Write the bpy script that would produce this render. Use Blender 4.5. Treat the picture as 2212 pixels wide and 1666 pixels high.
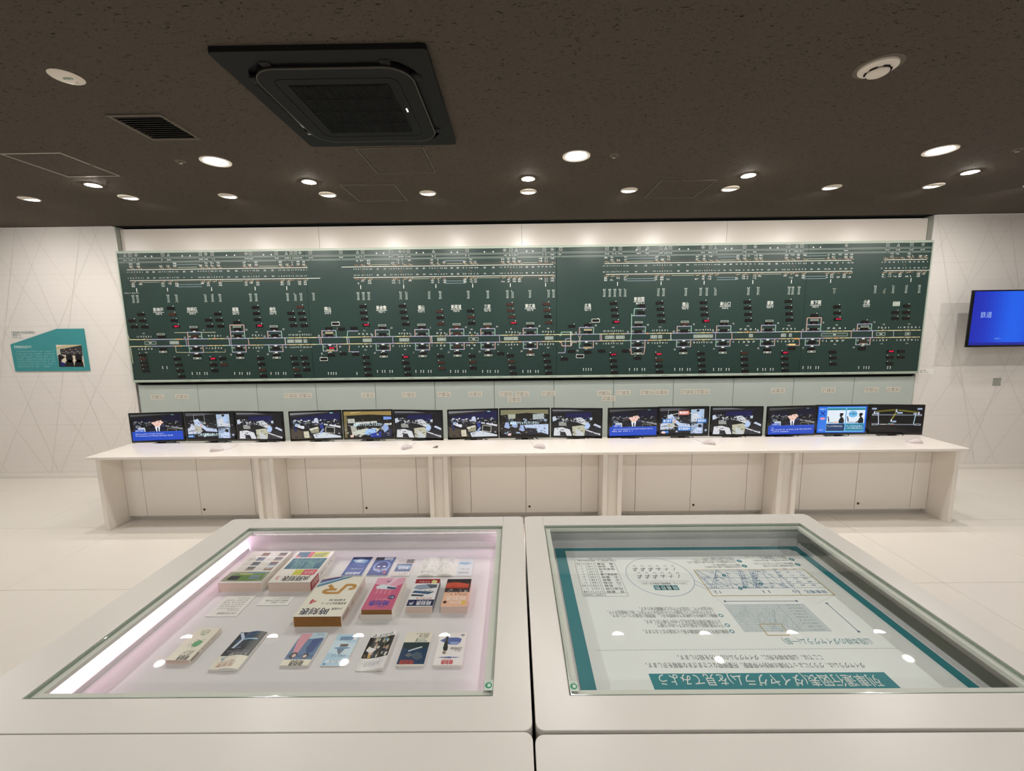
import bpy, bmesh, math, random
from mathutils import Vector, Matrix

# ------------------------------------------------------------------ scene, camera, world, exposure
for _o in list(bpy.data.objects):
    bpy.data.objects.remove(_o)
SC = bpy.context.scene
COL = SC.collection
W_PX, H_PX = 2212, 1666
FOC, PITCH, ROLL, YAW = 905.243, 0.134343, -0.012289, -0.006978
CAM_Z, CEIL = 1.7732, 2.997


def cam_basis():
    cp, sp = math.cos(PITCH), math.sin(PITCH)
    f = Vector((math.sin(YAW) * cp, math.cos(YAW) * cp, -sp))
    r = Vector((math.cos(YAW), -math.sin(YAW), 0))
    u = r.cross(f)
    return math.cos(ROLL) * r + math.sin(ROLL) * u, -math.sin(ROLL) * r + math.cos(ROLL) * u, f


CA, CB, CG = cam_basis()
CAM_P = Vector((0, 0, CAM_Z))
cam_d = bpy.data.cameras.new('camera')
cam_d.sensor_width = 36.0
cam_d.sensor_fit = 'HORIZONTAL'
cam_d.lens = FOC / W_PX * 36.0
cam_d.clip_start = 0.01
cam = bpy.data.objects.new('camera', cam_d)
COL.objects.link(cam)
cam.matrix_world = Matrix(((CA.x, CB.x, -CG.x, 0), (CA.y, CB.y, -CG.y, 0), (CA.z, CB.z, -CG.z, CAM_Z), (0, 0, 0, 1)))
SC.camera = cam

world = bpy.data.worlds.new('world')
SC.world = world
world.use_nodes = True
WORLD_STRENGTH = 0.44
world.node_tree.nodes['Background'].inputs[0].default_value = (1.0, 0.985, 0.97, 1)
world.node_tree.nodes['Background'].inputs[1].default_value = WORLD_STRENGTH
SC.view_settings.view_transform = 'Standard'
SC.view_settings.look = 'None'
SC.view_settings.gamma = 1.0
SC.view_settings.use_curve_mapping = False
SC.view_settings.exposure = 0.0
SC.cycles.max_bounces = 4
SC.cycles.diffuse_bounces = 3
SC.cycles.glossy_bounces = 3
SC.cycles.transmission_bounces = 2
SC.cycles.transparent_max_bounces = 8
SC.cycles.caustics_reflective = False
SC.cycles.caustics_refractive = False
SC.cycles.use_adaptive_sampling = True
SC.cycles.adaptive_threshold = 0.07
SC.cycles.adaptive_min_samples = 12
# radiance of the lamp lenses
L_BIG, L_WASH, L_SPOT, L_LED = 262.0, 60.0, 720.0, 5.0
P_WASH = 13.5                      # watts of each wall washer


# ------------------------------------------------------------------ measuring helpers (points on real planes)
def ray(u, v):
    return CA * (u - W_PX / 2) + CB * (H_PX / 2 - v) + CG * FOC


def on_level(u, v, z):
    d = ray(u, v)
    return CAM_P + d * ((z - CAM_Z) / d.z)


def on_wall(u, v, y):
    d = ray(u, v)
    return CAM_P + d * (y / d.y)


# ------------------------------------------------------------------ materials
def lin(c):
    c = c / 255.0
    return c / 12.92 if c <= 0.04045 else ((c + 0.055) / 1.055) ** 2.4


def rgb(c):
    return (lin(c[0]), lin(c[1]), lin(c[2]), 1.0)


def mat(name, col, rough=0.5, spec=0.5, metal=0.0, noise=0.0, nscale=8.0, bump=0.0, emit=0.0):
    m = bpy.data.materials.new(name)
    m.use_nodes = True
    nt = m.node_tree
    b = nt.nodes['Principled BSDF']
    b.inputs['Base Color'].default_value = rgb(col)
    b.inputs['Roughness'].default_value = rough
    b.inputs['Specular IOR Level'].default_value = spec
    b.inputs['Metallic'].default_value = metal
    if emit:
        b.inputs['Emission Color'].default_value = rgb(col)
        b.inputs['Emission Strength'].default_value = emit
    if noise or bump:
        tc = nt.nodes.new('ShaderNodeTexCoord')
        n = nt.nodes.new('ShaderNodeTexNoise')
        n.inputs['Scale'].default_value = nscale
        n.inputs['Detail'].default_value = 4
        nt.links.new(tc.outputs['Object'], n.inputs['Vector'])
        if noise:
            r = nt.nodes.new('ShaderNodeMapRange')
            r.inputs['To Min'].default_value = 1 - noise
            r.inputs['To Max'].default_value = 1 + noise
            nt.links.new(n.outputs['Fac'], r.inputs['Value'])
            h = nt.nodes.new('ShaderNodeHueSaturation')
            h.inputs['Color'].default_value = rgb(col)
            nt.links.new(r.outputs['Result'], h.inputs['Value'])
            nt.links.new(h.outputs['Color'], b.inputs['Base Color'])
        if bump:
            bp = nt.nodes.new('ShaderNodeBump')
            bp.inputs['Strength'].default_value = bump
            bp.inputs['Distance'].default_value = 0.002
            nt.links.new(n.outputs['Fac'], bp.inputs['Height'])
            nt.links.new(bp.outputs['Normal'], b.inputs['Normal'])
    return m


def lamp_mat(name, col, strength):
    m = bpy.data.materials.new(name)
    m.use_nodes = True
    nt = m.node_tree
    for n in list(nt.nodes):
        nt.nodes.remove(n)
    o = nt.nodes.new('ShaderNodeOutputMaterial')
    e = nt.nodes.new('ShaderNodeEmission')
    e.inputs[0].default_value = rgb(col)
    e.inputs[1].default_value = strength
    nt.links.new(e.outputs[0], o.inputs[0])
    return m


def print_mat(name, rough=0.5, emit=0.0, spec=0.4):
    m = bpy.data.materials.new(name)
    m.use_nodes = True
    nt = m.node_tree
    b = nt.nodes['Principled BSDF']
    a = nt.nodes.new('ShaderNodeAttribute')
    a.attribute_name = 'Col'
    b.inputs['Roughness'].default_value = rough
    b.inputs['Specular IOR Level'].default_value = spec
    if emit:
        b.inputs['Base Color'].default_value = (0.01, 0.01, 0.01, 1)
        nt.links.new(a.outputs['Color'], b.inputs['Emission Color'])
        b.inputs['Emission Strength'].default_value = emit
    else:
        nt.links.new(a.outputs['Color'], b.inputs['Base Color'])
    return m


def glass_mat(name, tint):
    m = bpy.data.materials.new(name)
    m.use_nodes = True
    nt = m.node_tree
    for n in list(nt.nodes):
        nt.nodes.remove(n)
    o = nt.nodes.new('ShaderNodeOutputMaterial')
    t = nt.nodes.new('ShaderNodeBsdfTransparent')
    t.inputs[0].default_value = tint
    g = nt.nodes.new('ShaderNodeBsdfGlossy')
    g.inputs['Roughness'].default_value = 0.012
    f = nt.nodes.new('ShaderNodeFresnel')
    f.inputs[0].default_value = 1.5
    mx = nt.nodes.new('ShaderNodeMixShader')
    ge = nt.nodes.new('ShaderNodeNewGeometry')
    mu = nt.nodes.new('ShaderNodeMath')
    mu.operation = 'SUBTRACT'
    mu.use_clamp = True
    nt.links.new(f.outputs[0], mu.inputs[0])
    nt.links.new(ge.outputs['Backfacing'], mu.inputs[1])
    nt.links.new(mu.outputs[0], mx.inputs[0])
    nt.links.new(t.outputs[0], mx.inputs[1])
    nt.links.new(g.outputs[0], mx.inputs[2])
    nt.links.new(mx.outputs[0], o.inputs[0])
    return m


def ceiling_mat():
    m = mat('rockwool_ceiling', (90, 82, 73), 0.9, 0.15)
    nt = m.node_tree
    b = nt.nodes['Principled BSDF']
    tc = nt.nodes.new('ShaderNodeTexCoord')
    mp = nt.nodes.new('ShaderNodeMapping')
    mp.inputs['Scale'].default_value = (38, 120, 1)
    nt.links.new(tc.outputs['Object'], mp.inputs['Vector'])
    n1 = nt.nodes.new('ShaderNodeTexNoise')
    n1.inputs['Scale'].default_value = 1.0
    n1.inputs['Detail'].default_value = 1.0
    n1.inputs['Distortion'].default_value = 1.2
    nt.links.new(mp.outputs[0], n1.inputs['Vector'])
    r1 = nt.nodes.new('ShaderNodeValToRGB')
    r1.color_ramp.elements[0].position = 0.285
    r1.color_ramp.elements[0].color = rgb((38, 33, 28))
    r1.color_ramp.elements[1].position = 0.345
    r1.color_ramp.elements[1].color = rgb((90, 82, 73))
    nt.links.new(n1.outputs['Fac'], r1.inputs[0])
    n2 = nt.nodes.new('ShaderNodeTexNoise')
    n2.inputs['Scale'].default_value = 160
    n2.inputs['Detail'].default_value = 3
    nt.links.new(tc.outputs['Object'], n2.inputs['Vector'])
    r2 = nt.nodes.new('ShaderNodeMapRange')
    r2.inputs['To Min'].default_value = 0.8
    r2.inputs['To Max'].default_value = 1.2
    nt.links.new(n2.outputs['Fac'], r2.inputs['Value'])
    h = nt.nodes.new('ShaderNodeHueSaturation')
    nt.links.new(r1.outputs[0], h.inputs['Color'])
    nt.links.new(r2.outputs[0], h.inputs['Value'])
    nt.links.new(h.outputs[0], b.inputs['Base Color'])
    bp = nt.nodes.new('ShaderNodeBump')
    bp.inputs['Strength'].default_value = 0.35
    bp.inputs['Distance'].default_value = 0.002
    nt.links.new(n2.outputs['Fac'], bp.inputs['Height'])
    nt.links.new(bp.outputs[0], b.inputs['Normal'])
    return m


M = dict(
    ceiling=ceiling_mat(),
    wall=mat('wall_panel_white', (232, 227, 221), 0.55, 0.3, noise=0.012, nscale=3),
    wall2=mat('gloss_wall_panel', (230, 222, 212), 0.3, 0.45, noise=0.01, nscale=2),
    tile=mat('floor_tile', (234, 228, 219), 0.32, 0.4, noise=0.03, nscale=2.2),
    grout=mat('floor_grout', (150, 138, 122), 0.8, 0.2, noise=0.05, nscale=20),
    dark=mat('shadow_gap_black', (14, 13, 12), 0.8, 0.2),
    steel=mat('grey_metal_trim', (176, 180, 172), 0.35, 0.5, 0.3),
    board=mat('board_green', (31, 55, 50), 0.38, 0.5, noise=0.10, nscale=1.3),
    rail=mat('pale_green_rail', (176, 188, 174), 0.35, 0.5, noise=0.03, nscale=5),
    lower=mat('grey_green_panel', (178, 187, 181), 0.45, 0.4, noise=0.025, nscale=3),
    led_off=mat('display_window_dark', (20, 12, 12), 0.25, 0.5),
    led_dim=mat('display_window_brown', (62, 38, 30), 0.3, 0.5),
    led_red=lamp_mat('red_digits', (255, 36, 84), 1.5),
    desk=mat('white_laminate', (241, 233, 223), 0.35, 0.4, noise=0.008, nscale=2),
    worktop=mat('white_solid_surface', (246, 238, 230), 0.3, 0.45, noise=0.006, nscale=2),
    lock=mat('brass_lock', (96, 74, 50), 0.35, 0.6, 0.7),
    black=mat('black_plastic', (16, 15, 15), 0.35, 0.5),
    black2=mat('black_gloss_bezel', (10, 10, 10), 0.2, 0.5),
    mouse=mat('white_mouse_plastic', (214, 204, 204), 0.3, 0.5),
    mouse_g=mat('grey_mouse_seam', (150, 140, 138), 0.5, 0.4),
    case=mat('case_white_paint', (228, 223, 216), 0.33, 0.45, noise=0.008, nscale=2),
    case_in=mat('case_interior', (226, 222, 222), 0.5, 0.3, noise=0.01, nscale=4),
    case_ledge=mat('case_ledge', (226, 226, 216), 0.45, 0.35),
    glass=glass_mat('clear_glass', (0.98, 0.99, 0.985, 1)),
    glass_edge=mat('glass_edge_green', (150, 166, 150), 0.15, 0.6),
    led_bar=lamp_mat('pink_white_led', (255, 222, 250), L_LED),
    led_strip=lamp_mat('pink_led_strip', (255, 230, 250), 18.0),
    bar_off=mat('unlit_diffuser', (172, 178, 166), 0.4, 0.4),
    ac=mat('air_conditioner_black', (22, 22, 21), 0.55, 0.25),
    slat=mat('vent_slat_grey', (62, 57, 51), 0.5, 0.3),
    ac2=mat('air_conditioner_dark', (14, 14, 13), 0.6, 0.3),
    ac_rim=mat('air_conditioner_rim', (120, 112, 100), 0.3, 0.5, 0.4),
    hatch=mat('hatch_frame', (150, 140, 126), 0.45, 0.4, 0.3),
    hatch2=mat('hatch_frame_dark', (108, 99, 87), 0.6, 0.3),
    lamp_white=mat('lamp_trim_white', (238, 228, 214), 0.4, 0.4),
    ind_white=lamp_mat('indicator_light', (255, 255, 255), 3.0),
    lens_big=lamp_mat('downlight_lens', (255, 251, 246), L_BIG),
    lens_wash=lamp_mat('washer_lens', (255, 251, 246), L_WASH),
    lens_spot=lamp_mat('spot_lens', (255, 246, 234), L_SPOT),
    paper=mat('book_paper', (226, 206, 192), 0.8, 0.2, noise=0.04, nscale=60),
    paper_brown=mat('aged_page_edge', (158, 112, 62), 0.85, 0.2, noise=0.06, nscale=80),
    cover_white=mat('cover_white', (238, 232, 222), 0.3, 0.4),
    cover_pink=mat('cover_pink', (216, 150, 170), 0.3, 0.4),
    card=mat('white_card', (240, 238, 232), 0.6, 0.3),
    poster_base=mat('poster_board_edge', (226, 228, 220), 0.5, 0.3),
    teal=mat('teal_panel', (62, 146, 150), 0.5, 0.3, noise=0.02, nscale=3),
    prn=print_mat('flat_print', 0.5),
    prn_gloss=print_mat('cover_print', 0.3),
    scr=print_mat('screen_picture', 0.25, 1.0),
)

for _k in ('scr', 'led_red', 'ind_white'):
    M[_k].cycles.emission_sampling = 'NONE'      # too faint to light the room


# ------------------------------------------------------------------ mesh helpers
def smooth_mesh(me, ang=35):
    me.polygons.foreach_set('use_smooth', [True] * len(me.polygons))
    try:
        me.set_sharp_from_angle(angle=math.radians(ang))
    except Exception:
        pass


def link(name, me, parent=None, loc=None, keep=False):
    o = bpy.data.objects.new(name, me)
    COL.objects.link(o)
    if loc is not None:
        o.location = loc
    if parent is not None:
        o.parent = parent
        if not keep:
            o.matrix_parent_inverse = Matrix.Translation(-Vector(parent.location)) if parent.type == 'EMPTY' and parent.parent is None else Matrix()
    return o


class MB:
    def __init__(s):
        s.bm = bmesh.new()

    def box(s, x0, x1, y0, y1, z0, z1, bev=0.0, seg=2):
        r = bmesh.ops.create_cube(s.bm, size=1.0)
        vs = r['verts']
        for v in vs:
            v.co = Vector(((x0 + x1) / 2 + v.co.x * (x1 - x0), (y0 + y1) / 2 + v.co.y * (y1 - y0), (z0 + z1) / 2 + v.co.z * (z1 - z0)))
        if bev:
            es = list({e for v in vs for e in v.link_edges})
            bmesh.ops.bevel(s.bm, geom=es, offset=bev, segments=seg, profile=0.5, affect='EDGES')
        return s

    def prism(s, pts, z0, z1):
        n = len(pts)
        a = [s.bm.verts.new((p[0], p[1], z0)) for p in pts]
        b = [s.bm.verts.new((p[0], p[1], z1)) for p in pts]
        s.bm.faces.new(a[::-1])
        s.bm.faces.new(b)
        for i in range(n):
            s.bm.faces.new((a[i], a[(i + 1) % n], b[(i + 1) % n], b[i]))
        return s

    def ring(s, outer, inner, z0, z1):
        n = len(outer)
        ob = [s.bm.verts.new((p[0], p[1], z0)) for p in outer]
        ot = [s.bm.verts.new((p[0], p[1], z1)) for p in outer]
        ib = [s.bm.verts.new((p[0], p[1], z0)) for p in inner]
        it = [s.bm.verts.new((p[0], p[1], z1)) for p in inner]
        for i in range(n):
            j = (i + 1) % n
            s.bm.faces.new((ob[i], ob[j], ot[j], ot[i]))
            s.bm.faces.new((ib[j], ib[i], it[i], it[j]))
            s.bm.faces.new((ot[i], ot[j], it[j], it[i]))
            s.bm.faces.new((ob[j], ob[i], ib[i], ib[j]))
        return s

    def lathe(s, prof, n=32, c=(0, 0, 0)):
        rows = []
        for r, z in prof:
            if r < 1e-6:
                rows.append([s.bm.verts.new((c[0], c[1], c[2] + z))])
            else:
                rows.append([s.bm.verts.new((c[0] + r * math.cos(2 * math.pi * k / n), c[1] + r * math.sin(2 * math.pi * k / n), c[2] + z)) for k in range(n)])
        for a, b in zip(rows, rows[1:]):
            for k in range(n):
                k2 = (k + 1) % n
                q = [a[k % len(a)], a[k2 % len(a)], b[k2 % len(b)], b[k % len(b)]]
                u = []
                for v in q:
                    if v not in u:
                        u.append(v)
                if len(u) > 2:
                    s.bm.faces.new(u)
        return s

    def tube(s, pts, r, n=6):
        pts = [Vector(p) for p in pts]
        rows = []
        for i, p in enumerate(pts):
            t = (pts[min(i + 1, len(pts) - 1)] - pts[max(i - 1, 0)]).normalized()
            a = t.cross(Vector((0, 0, 1)))
            if a.length < 1e-3:
                a = t.cross(Vector((0, 1, 0)))
            a.normalize()
            b = t.cross(a)
            rows.append([s.bm.verts.new(p + (a * math.cos(2 * math.pi * k / n) + b * math.sin(2 * math.pi * k / n)) * r) for k in range(n)])
        for A_, B_ in zip(rows, rows[1:]):
            for k in range(n):
                s.bm.faces.new((A_[k], A_[(k + 1) % n], B_[(k + 1) % n], B_[k]))
        s.bm.faces.new(rows[0][::-1])
        s.bm.faces.new(rows[-1])
        return s

    def mesh(s, name, m, smooth=True, ang=35):
        me = bpy.data.meshes.new(name)
        bmesh.ops.recalc_face_normals(s.bm, faces=s.bm.faces)
        s.bm.to_mesh(me)
        s.bm.free()
        me.materials.append(M[m])
        if smooth:
            smooth_mesh(me, ang)
        return me

    def obj(s, name, m, parent=None, loc=None, keep=False, smooth=True):
        return link(name, s.mesh(name, m, smooth), parent, loc, keep)


def tag(o, label, cat, group=None):
    o['label'] = label
    o['category'] = cat
    if group:
        o['group'] = group
    return o


def thing(name, label, cat, loc=(0, 0, 0), rz=0.0, group=None):
    o = bpy.data.objects.new(name, None)
    o.empty_display_size = 0.1
    COL.objects.link(o)
    o.location = loc
    o.rotation_euler = (0, 0, rz)
    return tag(o, label, cat, group)


def struct(name, mb, m, parent=None):
    o = mb.obj(name, m, parent)
    if parent is None:
        o['kind'] = 'structure'
    return o


def copy_tree(o, parent=None):
    c = o.copy()
    COL.objects.link(c)
    if parent is not None:
        c.parent = parent
    for ch in list(o.children):
        copy_tree(ch, c)
    return c


def rrect(x0, x1, y0, y1, r, n=6):
    pts = []
    for cx, cy, a0 in ((x1 - r, y1 - r, 0), (x0 + r, y1 - r, 90), (x0 + r, y0 + r, 180), (x1 - r, y0 + r, 270)):
        for k in range(n + 1):
            a = math.radians(a0 + 90 * k / n)
            pts.append((cx + r * math.cos(a), cy + r * math.sin(a)))
    return pts


# ------------------------------------------------------------------ flat print (coloured shapes and lettering)
_gl = {}
_tc = bpy.data.curves.new('lettering', 'FONT')
_to = bpy.data.objects.new('lettering', _tc)
COL.objects.link(_to)


def glyphs(t, bold=0.0):
    k = (t, bold)
    if k not in _gl:
        _tc.body = t
        _tc.size = 1.0
        _tc.resolution_u = 2
        _tc.offset = bold
        me = _to.to_mesh()
        vs = [(v.co.x, v.co.y) for v in me.vertices]
        fs = [tuple(p.vertices) for p in me.polygons]
        _to.to_mesh_clear()
        if not vs:
            vs, fs = [(0, 0), (1, 0), (1, 1)], []
        xs = [v[0] for v in vs]
        _gl[k] = (vs, fs, min(xs), max(xs))
    return _gl[k]


class Print:
    def __init__(s, sx=1.0, sy=1.0, dz=0.00025):
        s.v, s.f, s.c = [], [], []
        s.sx, s.sy, s.dz = sx, sy, dz

    def poly(s, pts, col, lay=1):
        b = len(s.v)
        ar = sum(pts[i][0] * pts[(i + 1) % len(pts)][1] - pts[(i + 1) % len(pts)][0] * pts[i][1] for i in range(len(pts)))
        if ar < 0:
            pts = pts[::-1]
        s.v += [(p[0] * s.sx, p[1] * s.sy, lay * s.dz) for p in pts]
        s.f.append(tuple(range(b, b + len(pts))))
        s.c.append(rgb(col))
        return s

    def rect(s, x0, y0, x1, y1, col, lay=1):
        return s.poly([(x0, y0), (x1, y0), (x1, y1), (x0, y1)], col, lay)

    def grid(s, col, nx, ny, lay=0):
        for i in range(nx):
            for j in range(ny):
                s.rect(i / nx, j / ny, (i + 1) / nx, (j + 1) / ny, col, lay)

    def frame(s, x0, y0, x1, y1, w, col, lay=1):
        s.rect(x0, y0, x1, y0 + w, col, lay)
        s.rect(x0, y1 - w, x1, y1, col, lay)
        s.rect(x0, y0 + w, x0 + w, y1 - w, col, lay)
        s.rect(x1 - w, y0 + w, x1, y1 - w, col, lay)

    def line(s, p, q, w, col, lay=1):
        dx, dy = (q[0] - p[0]) * s.sx, (q[1] - p[1]) * s.sy
        d = math.hypot(dx, dy) or 1
        nx, ny = -dy / d * w / 2 / s.sx, dx / d * w / 2 / s.sy
        return s.poly([(p[0] + nx, p[1] + ny), (p[0] - nx, p[1] - ny), (q[0] - nx, q[1] - ny), (q[0] + nx, q[1] + ny)], col, lay)

    def path(s, pts, w, col, lay=1):
        for i, (a, b) in enumerate(zip(pts, pts[1:])):
            s.line(a, b, w, col, lay + 0.12 * (i % 2))

    def oval(s, cx, cy, rx, ry, col, lay=1, n=18, a0=0, a1=360):
        return s.poly([(cx + rx * math.cos(math.radians(a0 + (a1 - a0) * k / n)), cy + ry * math.sin(math.radians(a0 + (a1 - a0) * k / n))) for k in range(n + (0 if a1 - a0 == 360 else 1))], col, lay)

    def ovalring(s, cx, cy, rx, ry, w, col, lay=1, n=28):
        P_ = [(cx + rx * math.cos(2 * math.pi * k / n), cy + ry * math.sin(2 * math.pi * k / n)) for k in range(n)]
        Q_ = [(cx + (rx - w) * math.cos(2 * math.pi * k / n), cy + (ry - w) * math.sin(2 * math.pi * k / n)) for k in range(n)]
        for k in range(n):
            j = (k + 1) % n
            s.poly([P_[k], P_[j], Q_[j], Q_[k]], col, lay)

    def text(s, t, A, B, h, col, lay=2, bold=0.0):
        """lettering centred on the segment from A (start of reading) to B, h tall"""
        if bold > 0.004:
            d = bold * 0.55 * h
            k_ = max(1e-9, math.hypot((B[0] - A[0]) * s.sx, (B[1] - A[1]) * s.sy))
            ux, uy = (B[0] - A[0]) * s.sx / k_, (B[1] - A[1]) * s.sy / k_
            for i, (p, q) in enumerate(((-1, 0), (1, 0), (0, 1), (0, -1))):
                ox, oy = (ux * p - uy * q) * d / s.sx, (uy * p + ux * q) * d / s.sy
                s.text(t, (A[0] + ox, A[1] + oy), (B[0] + ox, B[1] + oy), h, col, lay + 0.08 * (i + 1), 0.0)
        vs, fs, x0, x1 = glyphs(t, 0.0)
        ax, ay, bx, by = A[0] * s.sx, A[1] * s.sy, B[0] * s.sx, B[1] * s.sy
        L = math.hypot(bx - ax, by - ay)
        ex = ((bx - ax) / L, (by - ay) / L)
        ey = (-ex[1], ex[0])
        k = L / max(1e-6, x1 - x0)
        hh = h / 0.82
        b = len(s.v)
        for x, y in vs:
            u, w = (x - x0) * k, (y - 0.31) * hh
            s.v.append((ax + ex[0] * u + ey[0] * w, ay + ex[1] * u + ey[1] * w, lay * s.dz))
        s.f += [tuple(i + b for i in f) for f in fs]
        s.c += [rgb(col)] * len(fs)
        return s

    def ctext(s, t, cx, cy, h, col, lay=2, bold=0.0, squeeze=1.0):
        vs, fs, x0, x1 = glyphs(t, 0.0)
        L = (x1 - x0) * h / 0.82 * squeeze / s.sx
        return s.text(t, (cx - L / 2, cy), (cx + L / 2, cy), h, col, lay, bold)

    def scrib(s, A, B, h, col, seed=0, lay=2, dens=0.75):
        """a line of lettering too small to read: rows of little strokes"""
        rnd = random.Random(seed)
        L = math.hypot((B[0] - A[0]) * s.sx, (B[1] - A[1]) * s.sy)
        n = max(2, int(L / (h * 0.95)))
        ex, ey = (B[0] - A[0]) / n, (B[1] - A[1]) / n
        px, py = -(B[1] - A[1]) * s.sy / L * h / s.sx, (B[0] - A[0]) * s.sx / L * h / s.sy
        pt = lambda a, w: (A[0] + ex * a + px * w, A[1] + ey * a + py * w)
        for i in range(n):
            if rnd.random() < 0.06:
                continue
            wd = dens * rnd.uniform(0.85, 1.1)
            for lo in (0.34, 0.1, -0.14, -0.4):
                if rnd.random() < 0.75:
                    a0 = i + 0.05 + rnd.choice((0, 0, 0.3)) * wd
                    a1 = i + 0.05 + wd * rnd.choice((1, 1, 0.6))
                    if a1 - a0 > 0.1:
                        s.poly([pt(a0, lo), pt(a1, lo), pt(a1, lo + 0.1), pt(a0, lo + 0.1)], col, lay)
            for c in (0.08, 0.42, 0.76):
                if rnd.random() < 0.62:
                    lo, hi = rnd.choice(((-0.46, 0.46), (-0.46, 0.1), (-0.1, 0.46)))
                    c0 = i + 0.05 + c * wd
                    s.poly([pt(c0, lo), pt(c0 + 0.11, lo), pt(c0 + 0.11, hi), pt(c0, hi)], col, lay + 0.15)

    def split(s, n):
        """cut wide faces into n strips so that the print can follow a curled sheet"""
        v, f, c = [], [], []
        for fc, col in zip(s.f, s.c):
            P_ = [s.v[i] for i in fc]
            lo, hi = min(p[0] for p in P_), max(p[0] for p in P_)
            st = s.sx / n
            k0, k1 = int(lo / st + 1e-6), int(hi / st - 1e-6)
            for k in range(k0, k1 + 1):
                Q_ = P_
                for xc, sg in ((k * st, 1), ((k + 1) * st, -1)):
                    R_ = []
                    for a, b in zip(Q_, Q_[1:] + Q_[:1]):
                        da, db = (a[0] - xc) * sg, (b[0] - xc) * sg
                        if da >= -1e-9:
                            R_.append(a)
                        if (da > 1e-9 and db < -1e-9) or (da < -1e-9 and db > 1e-9):
                            t = da / (da - db)
                            R_.append((xc, a[1] + (b[1] - a[1]) * t, a[2]))
                    Q_ = R_
                    if len(Q_) < 3:
                        break
                if len(Q_) > 2:
                    f.append(tuple(range(len(v), len(v) + len(Q_))))
                    v += Q_
                    c.append(col)
        s.v, s.f, s.c = v, f, c

    def mesh(s, name, m, O=(0, 0, 0), ex=(1, 0, 0), ey=(0, 1, 0), en=(0, 0, 1), bend=None):
        O, ex, ey, en = Vector(O), Vector(ex), Vector(ey), Vector(en)
        me = bpy.data.meshes.new(name)
        V = []
        if bend:
            s.split(24)
        for x, y, z in s.v:
            if bend:
                z = z + bend(x / s.sx, y / s.sy)
            V.append(O + ex * x + ey * y + en * z)
        me.from_pydata(V, [], s.f)
        at = me.color_attributes.new('Col', 'FLOAT_COLOR', 'CORNER')
        cols = []
        for f, c in zip(s.f, s.c):
            cols += list(c) * len(f)
        at.data.foreach_set('color', cols)
        me.materials.append(M[m])
        return me

    def obj(s, name, m, parent=None, keep=False, **k):
        return link(name, s.mesh(name, m, **k), parent, None, keep)


# ================================================================== THE ROOM
FX0, FX1, FY0 = -7.5, 7.5, -4.0
floor = struct('floor', MB().box(FX0, FX1, FY0, 5.0, -0.12, -0.003), 'grout')
TP = 0.936
tile_me = MB().box(-TP / 2 + 0.0015, TP / 2 - 0.0015, -TP / 2 + 0.0015, TP / 2 - 0.0015, -0.02, 0.0, 0.0012, 1).mesh('tile', 'tile', False)
for i in range(-8, 8):
    for j in range(-3, 3):
        tx, ty = 2.006 + (i - 2 + 0.5) * TP, 2.70 + (j + 0.5) * TP
        if abs(tx) > 7 or ty - TP / 2 > 4.9 or ty + TP / 2 < -0.3:
            continue
        y1 = min(ty + TP / 2, 4.998)
        o = link('tile', tile_me, floor, (tx, (ty - TP / 2 + y1) / 2, 0))
        if y1 < ty + TP / 2 - 0.01:
            o.scale = (1, (y1 - ty + TP / 2) / TP, 1)
ceiling = struct('ceiling', MB().box(FX0, FX1, FY0, 4.99, CEIL, CEIL + 0.1), 'ceiling')
struct('ceiling_gap_shade', MB().box(-4.6, 4.8, 4.98, 5.14, CEIL - 0.001, CEIL + 0.12), 'dark')  # black strip standing in for the shade inside the ceiling gap
wl = struct('wall_left', MB().box(FX0, -4.588, 5.0, 5.2, 0, CEIL), 'wall')
wr = struct('wall_right', MB().box(4.782, FX1, 5.0, 5.2, 0, CEIL), 'wall')
struct('baseboard_left', MB().box(FX0, -4.588, 4.994, 5.0, 0, 0.055, 0.002), 'wall')
struct('baseboard_right', MB().box(4.782, FX1, 4.994, 5.0, 0, 0.055, 0.002), 'wall')
struct('trim_2', MB().box(-4.588, -4.577, 4.994, 5.05, 2.4, CEIL - 0.004), 'steel')
struct('trim_3', MB().box(4.771, 4.782, 4.994, 5.05, 2.4, CEIL - 0.004), 'steel')
struct('wall_far_left', MB().box(FX0 - .2, FX0, FY0, 5.2, 0, CEIL), 'wall')
struct('wall_far_right', MB().box(FX1, FX1 + .2, FY0, 5.2, 0, CEIL), 'wall')
wb = struct('wall_back', MB().box(-4.588, 4.782, 5.075, 5.2, 0, CEIL - 0.02), 'dark')
sx = [-4.576] + [on_wall(u, 505, 5.05).x for u in (688.5, 1127, 1570)] + [4.770]
for a, b in zip(sx, sx[1:]):
    MB().box(a + 0.0012, b - 0.0012, 5.05, 5.075, 2.3, CEIL - 0.024, 0.001, 1).obj('panel', 'wall2', wb)


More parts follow.
